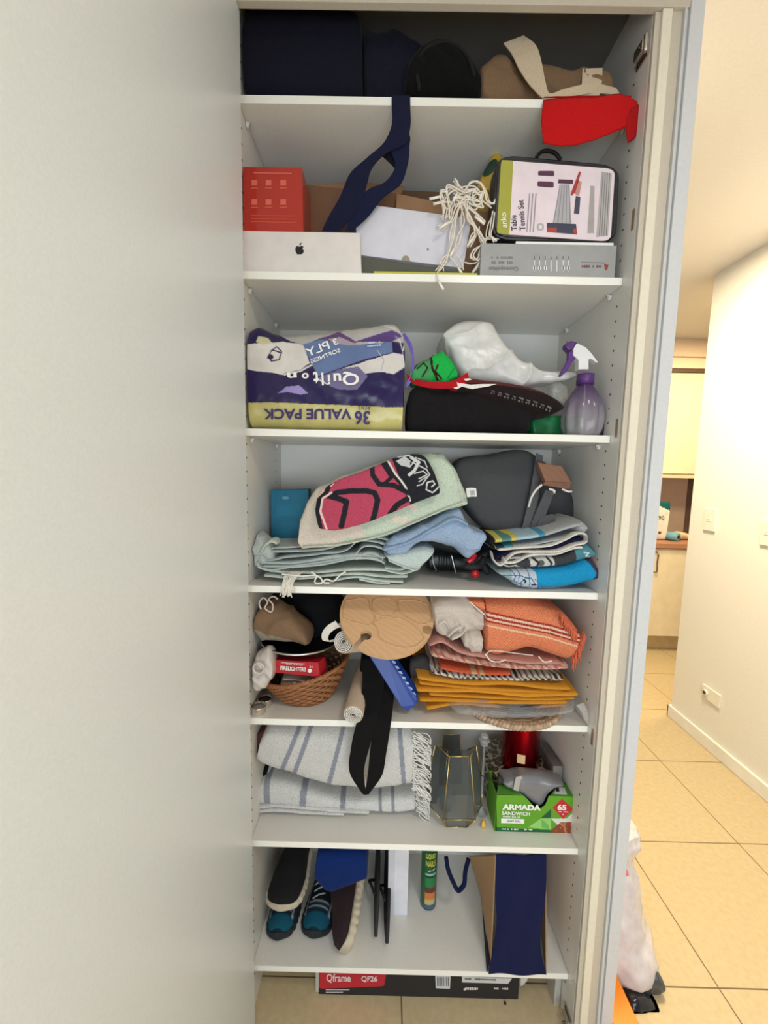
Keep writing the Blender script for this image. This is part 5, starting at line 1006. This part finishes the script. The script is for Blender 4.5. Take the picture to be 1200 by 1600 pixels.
def slab(name, lab, outline_y, x, tilt, col, grp=None, catg='sandal'):
    """a sandal on its long edge: foot outline in the y-z plane"""
    t = thing(name, lab, catg, grp); n = 40; V = []
    for k in range(n): a = 2*math.pi*k/n; yy_ = .13*math.cos(a); w_ = .042*(1+.15*math.cos(a)-.18*math.cos(2*a)); V.append((x+tilt*(w_*math.sin(a)), outline_y+.13+yy_, w_*math.sin(a)))
    V = np.array(V); V[:, 2] += z7+.0006-V[:, 2].min()+0; a = rot('X', 12); c0 = np.array([x, outline_y+.13, z7+.05]); V = (V-c0)@a.T+c0; V[:, 2] += z7+.0006-V[:, 2].min()
    m = MB(); m.prism3(V, (.009, 0, 0), col); m.done('sole', 'rubber', t, bevel=.002)
    m = MB(); q = V.mean(0); m.tube([q+[-.001, -.05, .01], q+[-.014, -.02, .012], q+[-.02, .0, .0], q+[-.014, .02, -.02], q+[-.001, .03, -.03]], .004, c(34, 32, 34), 8, 20); m.done('toe_strap', 'rubber', t)
G8 = 'dark rubber sandals on edge beside the white box'
slab('rubber_sandal', 'black rubber sandal on its edge next to the maroon sneaker, the left one', .05, P(583, 1440, .06)[0]+.004, .1, c(30, 28, 30), G8); slab('rubber_sandal', 'black rubber sandal on its edge pressed near the white upright box, the right one', .035, P(596, 1440, .06)[0]+.012, .12, c(20, 20, 22), G8)
m = MB(); RB = c(8, 36, 92); m.loft([(494, 1338), (520, 1338), (560, 1338), (574, 1340)], [(489, 1376), (498, 1392), (514, 1406), (540, 1398), (575, 1382)], -.002, [.09, .14, .12], RB, nu=70, nk=60, e=.5, end=.03, wr=(.003, 6), zmax=U6, seed=140); m.done('blue_cloth_bag', 'fabric', None, 'royal blue cloth bag draped over the maroon sneaker', 'bag')
q = P(605, 1433, .128); q2 = P(635, 1433, .128); m = MB(); m.bx(q[0], q2[0]+.002, .128, .30, z7+.0005, U6-.004, c(222, 222, 230)); m.bx(q[0]+.0002, q[0]+.019, .1275, .129, z7+.001, U6-.005, c(206, 206, 216)); m.done('white_carton', 'card', None, 'tall plain white carton standing upright in the middle of the lowest shelf', 'box', bevel=.001)
t = thing('adhesive_tube', 'green construction adhesive cartridge with yellow lettering standing behind the shoes and tote', 'tube'); gy = .165; gc = np.array([P(669, 1400, gy)[0], gy, z7+.0006]); k_ = MPP(gy); R_ = 13.6*k_
prof = []
GNN = c(14, 96, 56)
def band(h):
    px_h = h/k_
    for lim, cc in ((3, c(30, 40, 60)), (6, c(60, 110, 140)), (11, c(70, 90, 110)), (21, c(190, 176, 120)), (34, c(206, 120, 56)), (44, c(96, 44, 30)), (62, c(24, 120, 64)), (66, c(20, 40, 30)), (70, c(140, 190, 160)), (200, c(16, 88, 50))):
        if px_h < lim: return cc
prof = [(.001, 0, band(0)), (R_*.92, 0, band(0)), (R_, .002, band(0))]+[(R_, h, band(h)) for h in np.linspace(.003, .185, 180)]+[(R_*.9, .19, GNN), (.001, .19, GNN)]
m = MB(); m.lathe(prof, gc, GNN, seg=48)
def side_green(v): return v
for k in range(len(m.c)):
    V = m.v[k]; a = np.arctan2(V[:, 1]-gy, V[:, 0]-gc[0]); rm = (np.abs(a+math.pi/2-.15) > .75) & (V[:, 2] > z7+.012); m.c[k][rm] = GNN*.9
m.done('cartridge', 'plastic', t)
m = MB()
def cyl(h0):
    def f(X, Y):
        a = (X-669)/13.6*.9; return np.array([gc[0]+(R_+.0008)*math.sin(a), gy-(R_+.0008)*math.cos(a), P(X, Y, gy-R_)[2]])
    return f
m.text('LIQUID', 670, 1339, 9, 0, c(214, 210, 60), 0, width=19, pt=cyl(0), bold=.02); m.text('NAILS', 670, 1350, 9, 0, c(220, 200, 70), 0, width=19, pt=cyl(0), bold=.02); m.text('~', 672, 1360, 3, 0, c(200, 220, 210), 8, width=13, pt=cyl(0), bold=.05); m.done('lettering', 'card', t)
# tote of jute and navy
t = thing('jute_tote', 'jute tote bag with navy gusset and handles standing right of the adhesive tube', 'bag'); NY = c(22, 28, 66); JU = c(176, 142, 104)
def sheet(m, A_, B2, C_, D_, col, n1=40, n2=60, amp=.003, sd=1, th=.002, outward=(0, -1, 0)):
    u, v = np.meshgrid(np.linspace(0, 1, n1), np.linspace(0, 1, n2)); u = u.ravel()[:, None]; v = v.ravel()[:, None]
    V = (A_*(1-u)+B2*u)*(1-v)+(D_*(1-u)+C_*u)*v; o = np.array(outward, float); V = V+o*((nz(V, 4.5, sd)*amp)*np.sin(u[:, 0]*3.14)*np.sin(v[:, 0]*3.14)**.5)[:, None]
    F = [(j*n1+i, (j+1)*n1+i, (j+1)*n1+i+1, j*n1+i+1) for j in range(n2-1) for i in range(n1-1)]; N_ = len(V); V2 = np.r_[V, V-o*th]
    F += [tuple(x+N_ for x in q[::-1]) for q in F]; bd = [i for i in range(n1)]+[j*n1+n1-1 for j in range(1, n2)]+[(n2-1)*n1+i for i in range(n1-2, -1, -1)]+[j*n1 for j in range(n2-2, 0, -1)]
    F += [(bd[i], bd[(i+1) % len(bd)], bd[(i+1) % len(bd)]+N_, bd[i]+N_) for i in range(len(bd))]; m.add(V2, F, col)
a1 = P(775, 1338, .02); a2 = P(853, 1338, .02); b1 = P(764, 1524, -.006); b2 = P(853, 1528, -.006); bm1 = P(772, 1465, .004); bm2 = P(846, 1470, .004)
m = MB(); am1 = P(774, 1400, .01); am2 = P(852, 1405, .01)
L_ = interp([(775, 1336), (774, 1400), (776, 1440), (771, 1480), (763, 1523)], 60); R2 = interp([(854, 1336), (852, 1400), (846, 1450), (845, 1480), (855, 1527)], 60); ys_ = np.linspace(.016, -.006, 60); V = []
for i in range(60):
    l, r = P(*L_[i], ys_[i]), P(*R2[i], ys_[i])
    for k in range(30): s_ = k/29; V.append(l*(1-s_)+r*s_+np.array([0, -.010*math.sin(s_*3.14)*math.sin(i/59*3.14)+.002*math.sin(s_*9+i*.1), 0]))
V = np.array(V); V[:, 2] = np.minimum(V[:, 2], U6); V[-30:, 2] = z7+.0008; F = [(i*30+k, (i+1)*30+k, (i+1)*30+k+1, i*30+k+1) for i in range(59) for k in range(29)]; N_ = len(V); m.add(np.r_[V, V+[0, .002, 0]], F+[tuple(x+N_ for x in q[::-1]) for q in F], NY); m.done('gusset', 'fabric', t)
m = MB(); l0 = V[0]; l1 = V[59*30]; tb = P(733, 1338, .17); tb[2] = min(tb[2], U6); bb = P(752, 1440, .17); bb[2] = z7+.001
sheet(m, tb, l0+[0, .001, 0], l1+[.006, .004, .0], bb, JU, 30, 60, .006, 3, .002, (-.8, -.6, 0)); r0 = V[29]; r1 = V[-1]; rt = np.array([.825, .20, U6]); rb = np.array([.828, .20, z7+.001]); sheet(m, r0+[.0, .002, 0], rt, rb, r1+[0, .004, 0], JU, 20, 40, .003, 5, .002, (.9, -.3, 0)); m.done('jute_panel', 'fabric', t)
m = MB(); sheet(m, bb+[.002, 0, .03], l1+[0, .002, .028], l1+[-.004, .002, .001], bb+[-.002, 0, 0], c(26, 30, 66), 20, 8, .0005, 4, .002, (-.8, -.6, 0)); m.done('base_trim', 'fabric', t)
m = MB(); m.strap([(695, 1332), (698, 1360), (708, 1386), (718, 1397), (726, 1388), (727, 1360), (726, 1334)], [(702, 1332), (706, 1358), (714, 1376), (718, 1384), (721, 1372), (720, 1350), (734, 1334)][:6]+[(733, 1334)], [.10, .09, .085, .085, .09, .1, .12], .003, NY, 50) if False else None
m.tube([P(x, y, yy_) for x, y, yy_ in ((697, 1339, .12), (700, 1358, .11), (708, 1378, .10), (717, 1391, .10), (724, 1384, .105), (727, 1362, .12), (732, 1342, .13))], .0062, NY, 8, 50); m.warp(lambda v: np.c_[v[:, 0], v[:, 1], np.minimum(v[:, 2], U6)]); m.done('handle', 'fabric', t)

# ================================================================== floor under the lowest shelf
t = thing('frame_carton', 'long black and red carton lying on the tiled floor under the lowest shelf', 'box'); yq = .040
x0, x1 = P(498, 1540, yq)[0], P(811, 1540, yq)[0]; zt_ = .100
m = MB(); m.bx(x0, x1, yq, yq+.12, .0006, zt_, c(30, 28, 30)); m.done('carton', 'card', t, bevel=.001)
m = MB(); m.bx(x0-.009, x0-.0005, yq+.004, yq+.12, .001, zt_-.002, c(196, 190, 180)); m.done('end_flap', 'card', t)
m = MB(); m.loft([(812, 1530), (820, 1526), (826, 1528)], [(812, 1548), (820, 1542), (826, 1532)], yq+.004, .03, c(206, 202, 192), nu=16, nk=16, e=.8, end=.2); m.done('torn_end', 'card', t)
m = MB(); m.patch(rr([(499, 1515), (604, 1519), (600, 1541), (499, 1545)], .08), yq, c(186, 32, 46)); m.done('red_panel', 'card', t)
m = MB(); W3 = c(232, 216, 212); m.text('Qframe', 529, 1529, 14, yq-.0008, W3, -1, width=38, bold=.015); m.text('QF26', 577, 1530, 10, yq-.0008, W3, -1, width=25, bold=.02); m.patch([(509, 1546), (546, 1546), (546, 1547.2), (509, 1547.2)], yq, c(190, 190, 186)); m.patch([(509, 1550), (536, 1550), (536, 1551), (509, 1551)], yq, c(190, 190, 186)); m.scrib(737, 1545, 4, yq-.0002, W3, -1, width=20); m.scrib(783, 1545, 3, yq-.0002, W3, -1, width=22); m.done('lettering', 'card', t)
m = MB(); m.patch([(680, 1524), (704, 1525), (703, 1545), (681, 1544)], yq, c(206, 206, 204))
for k in range(8): m.patch([(683+k*2.4, 1527), (684+k*2.4, 1527), (684+k*2.4, 1541), (683+k*2.4, 1541)], yq-.0006, c(60, 60, 62))
m.done('barcode', 'card', t)
m = MB(); m.patch([(722, 1526), (800, 1529), (794, 1537), (722, 1535)], yq, c(210, 208, 204)); m.scrib(750, 1530.5, 2.4, yq-.0008, c(80, 80, 80), -2, width=48)
m.lathe([(.0035, 0), (.0035, .0006)], P(726, 1545, yq)-[0, .0008, 0], W3, seg=20, ax=(0, -1, 0)); m.done('label', 'card', t)
m = MB(); q = PZ(789, 1568, 0); m.lathe([(.0005, 0), (.004, 0), (.003, .003), (.0005, .004)], q+[0, 0, .0002], c(30, 24, 20), seg=9); m.done('crumb', 'rubber', None, 'tiny dark crumb on the tiles in front of the frame carton', 'crumb')
# ================================================================== passage and kitchen beyond
t = thing('rubbish_bag', 'translucent white plastic bag of rubbish slumped on the floor beside the cupboard', 'bag')
m = MB(); bx_ = 1.075
def bagc(): return c(226, 220, 224)
prof = [(0, .985, 1.14), (.03, .975, 1.165), (.07, .97, 1.16), (.12, .975, 1.145), (.18, .98, 1.125), (.25, .985, 1.105), (.31, .99, 1.09), (.345, .995, 1.080), (.36, .995, 1.09), (.40, .98, 1.10), (.43, .985, 1.085)]
V = []; n = 56; K = []
zs_ = np.linspace(0, .43, 70)
for z_ in zs_:
    xa = np.interp(z_, [p[0] for p in prof], [p[1] for p in prof]); xb = np.interp(z_, [p[0] for p in prof], [p[2] for p in prof]); cx_ = (xa+xb)/2; r = (xb-xa)/2
    for k in range(n):
        a = 2*math.pi*k/n; V.append((cx_+r*math.cos(a), .165-.0*z_+r*1.25*math.sin(a), z_+.0006))
V = np.array(V); ctr = np.c_[np.full(len(V), 1.05), np.full(len(V), .165), V[:, 2]]; d_ = V-ctr; d_[:, 2] = 0; d_ /= np.linalg.norm(d_, axis=1, keepdims=True); ang_ = np.arctan2(d_[:, 1], d_[:, 0])
V = V+d_*((nz(V, 5, 7)*.009+.0035*(1-np.abs(np.sin(ang_*5+V[:, 2]*14+nz(V, 3, 3)))**.5*2))*np.clip(V[:, 2]/.05, .1, 1))[:, None]
F = [(i*n+k, i*n+(k+1) % n, (i+1)*n+(k+1) % n, (i+1)*n+k) for i in range(69) for k in range(n)]+[tuple(range(n))[::-1], tuple(69*n+k for k in range(n))]
m.add(V, F, bagc()); m.done('bag', 'hazefilm', t)
m = MB(); m.loft([(968, 1352), (976, 1348), (984, 1362)], [(966, 1374), (976, 1380), (986, 1374)], .10, .06, c(224, 120, 140), nu=20, nk=24, e=.9, end=.2, wr=(.003, 16)); m.done('pink_wrapper', 'pack', t)
m = MB(); m.loft([(985, 1545), (1010, 1535), (1030, 1528), (1042, 1540)], [(985, 1560), (1015, 1566), (1035, 1562), (1043, 1552)], .052, .06, c(70, 74, 78), nu=30, nk=24, e=.9, end=.1, wr=(.003, 12)); m.done('dark_packet', 'pack', t)
m = MB(); m.loft([(985, 1575), (1005, 1570), (1022, 1574), (1034, 1592)], [(985, 1610), (1010, 1616), (1030, 1612)], .020, .05, c(36, 36, 42), nu=30, nk=24, e=.9, end=.1, wr=(.003, 12)); m.warp(lambda v: np.c_[v[:, 0], v[:, 1], np.maximum(v[:, 2], .001)]); m.done('dark_bottle', 'gloss', None, 'dark glossy bottle lying on the floor at the foot of the rubbish bag', 'bottle')
t = thing('orange_crate', 'bright orange plastic tub standing on the tiles at the foot of the door frame', 'tub'); OG = c(250, 138, 14); m = MB()
m.bx(.945, 1.008, -.16, .098, .0006, .052, OG); m.bx(.942, 1.011, -.163, .101, .049, .055, OG); m.done('tub', 'plastic', t, bevel=.003)
# fittings on the passage wall
def plate(name, lab, y0, y1, z0, z1, extra):
    t = thing(name, lab, 'switch' if 'switch' in name else 'socket'); m = MB(); m.bx(2.090, 2.0997, y0, y1, z0, z1, c(240, 236, 222)); m.done('plate', 'plastic', t, bevel=.002); extra(t)
def rocker(yc, zc):
    def f(t): m = MB(); m.bx(2.0875, 2.0899, yc-.012, yc+.012, zc-.012, zc+.006, c(244, 240, 228)); m.bx(2.0870, 2.0875, yc-.004, yc+.004, zc-.002, zc, c(150, 146, 136)); m.done('rocker', 'plastic', t, bevel=.0008)
    return f
plate('light_switch', 'cream light switch plate on the passage wall near its far corner', 1.195, 1.27, 1.172, 1.290, rocker(1.232, 1.235))
plate('light_switch', 'cream switch plate cut off by the right edge of the picture', .86, .935, 1.152, 1.268, rocker(.90, 1.215))
def outl(t):
    m = MB(); m.lathe([(.018, 0), (.016, .008), (.001, .008)], (2.0899, 1.135, .298), c(236, 232, 220), seg=24, ax=(-1, 0, 0)); m.done('socket_face', 'plastic', t); m = MB(); m.bx(2.0805, 2.0819, 1.125, 1.142, .290, .306, c(50, 44, 40)); m.done('plug_hole', 'plastic', t)
plate('wall_socket', 'white wall socket plate low on the passage wall above the skirting', 1.045, 1.165, .262, .332, outl)
KY = 2.262; KC = c(238, 226, 200)
t = thing('base_cabinet', 'cream kitchen base cabinet with a bar handle seen past the passage wall', 'cabinet')
m = MB(); m.bx(1.9, 3.6, KY+.02, 2.875, .14, .885, KC); m.done('body', 'plastic', t)
m = MB(); m.bx(1.9, 3.6, KY+.07, 2.87, .001, .14, c(200, 190, 170)); m.done('kickboard', 'metal', t)
for xa, xb, hx in ((1.92, 2.44, None), (2.445, 3.05, 2.51), (3.055, 3.58, None)):
    m = MB(); m.bx(xa, xb, KY, KY+.018, .145, .878, KC); d_ = m.done('cabinet_door', 'plastic', t, bevel=.0015)
    if hx: m = MB(); m.tube([(hx+.012, KY-.002, .855), (hx+.012, KY-.03, .85), (hx+.012, KY-.034, .77), (hx+.012, KY-.03, .69), (hx+.012, KY-.002, .685)], .006, c(150, 140, 130), 10, 40); m.done('handle', 'metal', d_)
m = MB(); m.bx(1.9, 3.6, KY-.02, 2.879, .886, .925, c(176, 128, 100)); m.done('worktop', 'wood', None, 'brown timber worktop on the cream kitchen base cabinet', 'worktop', bevel=.002)
t = thing('wall_cabinet', 'cream kitchen wall cabinet hanging above the worktop', 'cabinet')
UY = 2.42
def zU(py): return P(1060, py, UY)[2]
m = MB(); m.bx(1.9, 3.6, UY+.02, 2.875, zU(745), zU(582), KC); m.done('body', 'plastic', t)
sx = P(1098, 660, UY)[0]
for xa, xb in ((1.92, sx-.002), (sx+.002, 3.58)): m = MB(); m.bx(xa, xb, UY, UY+.018, zU(740), zU(583), KC); m.done('cabinet_door', 'plastic', t, bevel=.0015)
m = MB(); m.bx(1.9, 3.6, UY-.004, 2.86, zU(747), zU(742), c(230, 210, 180)); m.done('light_pelmet', 'plastic', t)
m = MB(); m.bx(1.9, 3.6, UY+.01, 2.87, zU(582)+.004, zU(575)-.002, c(96, 74, 58)); m.bx(1.9, 3.6, UY, 2.87, zU(575), zU(558), c(236, 222, 200)); m.bx(1.9, 3.6, UY-.03, 2.87, zU(558), CEIL-.0005, c(226, 208, 190)); structure(m.done('trim_3', 'paint'))
zw = .925; q0 = P(1068, 830, 2.86)[0]
m = MB(); m.bx(1.9, q0, 2.865, 2.8795, zw+.001, zU(747), c(222, 204, 184)); m.done('splashback', 'gloss', None, 'pale splashback panel on the kitchen wall behind the coffee bag', 'panel')
m = MB(); m.bx(q0+.002, 3.6, 2.865, 2.8795, zw+.001, zU(747), c(120, 98, 84)); m.done('splashback', 'card', None, 'dark brown splashback panel beside the pale one on the kitchen wall', 'panel')
t = thing('coffee_bag', 'white and teal foil coffee bag standing on the timber worktop', 'bag'); yk = 2.40
def pk_(x, y): return (y < 1-0) & (x < 0)
prn = Print(c(232, 230, 224)).fn(lambda x, y: y < 789+(x-1026)*.42, c(26, 92, 96)).fn(lambda x, y: ((x-1031)/2.4)**2+((y-832.5)/2.2)**2 < 1, c(90, 74, 60)).line([(1030, 808), (1044, 802)], .6, c(190, 186, 182))
m = MB(); m.loft([(1018, 780), (1027, 781), (1038, 784), (1050, 784)], [(1016, 843), (1025, 844), (1034, 845), (1041, 845)], yk, .07, prn, nu=60, nk=70, e=.6, end=.03, wr=(.003, 6), rest=zw+.001); m.done('foil_bag', 'pack', t)
m = MB(); m.text('90', 1033.5, 809, 6, yk-.004, c(40, 40, 40), -3, width=9); m.done('lettering', 'card', t)
t = thing('blue_roll', 'pale blue roll lying on the worktop beside the coffee bag', 'roll'); rc = P(1060, 841, 2.36); rc[2] = zw+.037
m = MB(); m.lathe([(.018, .0), (.035, 0), (.036, .004), (.036, .21), (.018, .21)], rc, c(120, 176, 200), ax=(-.45, .9, 0), seg=30); m.done('roll_body', 'card', t); m = MB(); m.lathe([(.001, -.001), (.0175, -.001), (.0175, .002)], rc, c(40, 40, 44), ax=(-.45, .9, 0), seg=20); m.done('core', 'card', t)
m = MB(); m.loft([(1060, 833), (1070, 831), (1080, 836), (1092, 837)], [(1060, 845), (1092, 846)], 2.42, .12, c(228, 208, 172), nu=40, nk=30, e=.8, end=.1, wr=(.006, 7), fold=(.006, 8, .3), rest=zw+.001); m.done('paper_bag', 'card', None, 'crumpled cream paper bag on the worktop right of the blue roll', 'bag')
# ------------------------------------------------------------------ seat every thing and part on its own origin
def settle():
    def box(o):
        pts = []
        for ch in o.children:
            if ch.type == 'MESH':
                w_ = np.array(ch['__w']); pts += [w_+np.array(v.co) for v in ch.data.vertices]
        pts = np.array(pts); return pts.min(0), pts.max(0)
    for o in list(COL.objects):
        if o.type == 'EMPTY':
            lo, hi = box(o); o['__w'] = [float((lo[0]+hi[0])/2), float((lo[1]+hi[1])/2), float(lo[2])]
    for o in list(COL.objects):
        if '__w' in o:
            base = np.array(o.parent['__w']) if o.parent and '__w' in o.parent else np.zeros(3)
            o.location = Vector(np.array(o['__w'])-base)
    for o in list(COL.objects):
        if '__w' in o: del o['__w']
settle()
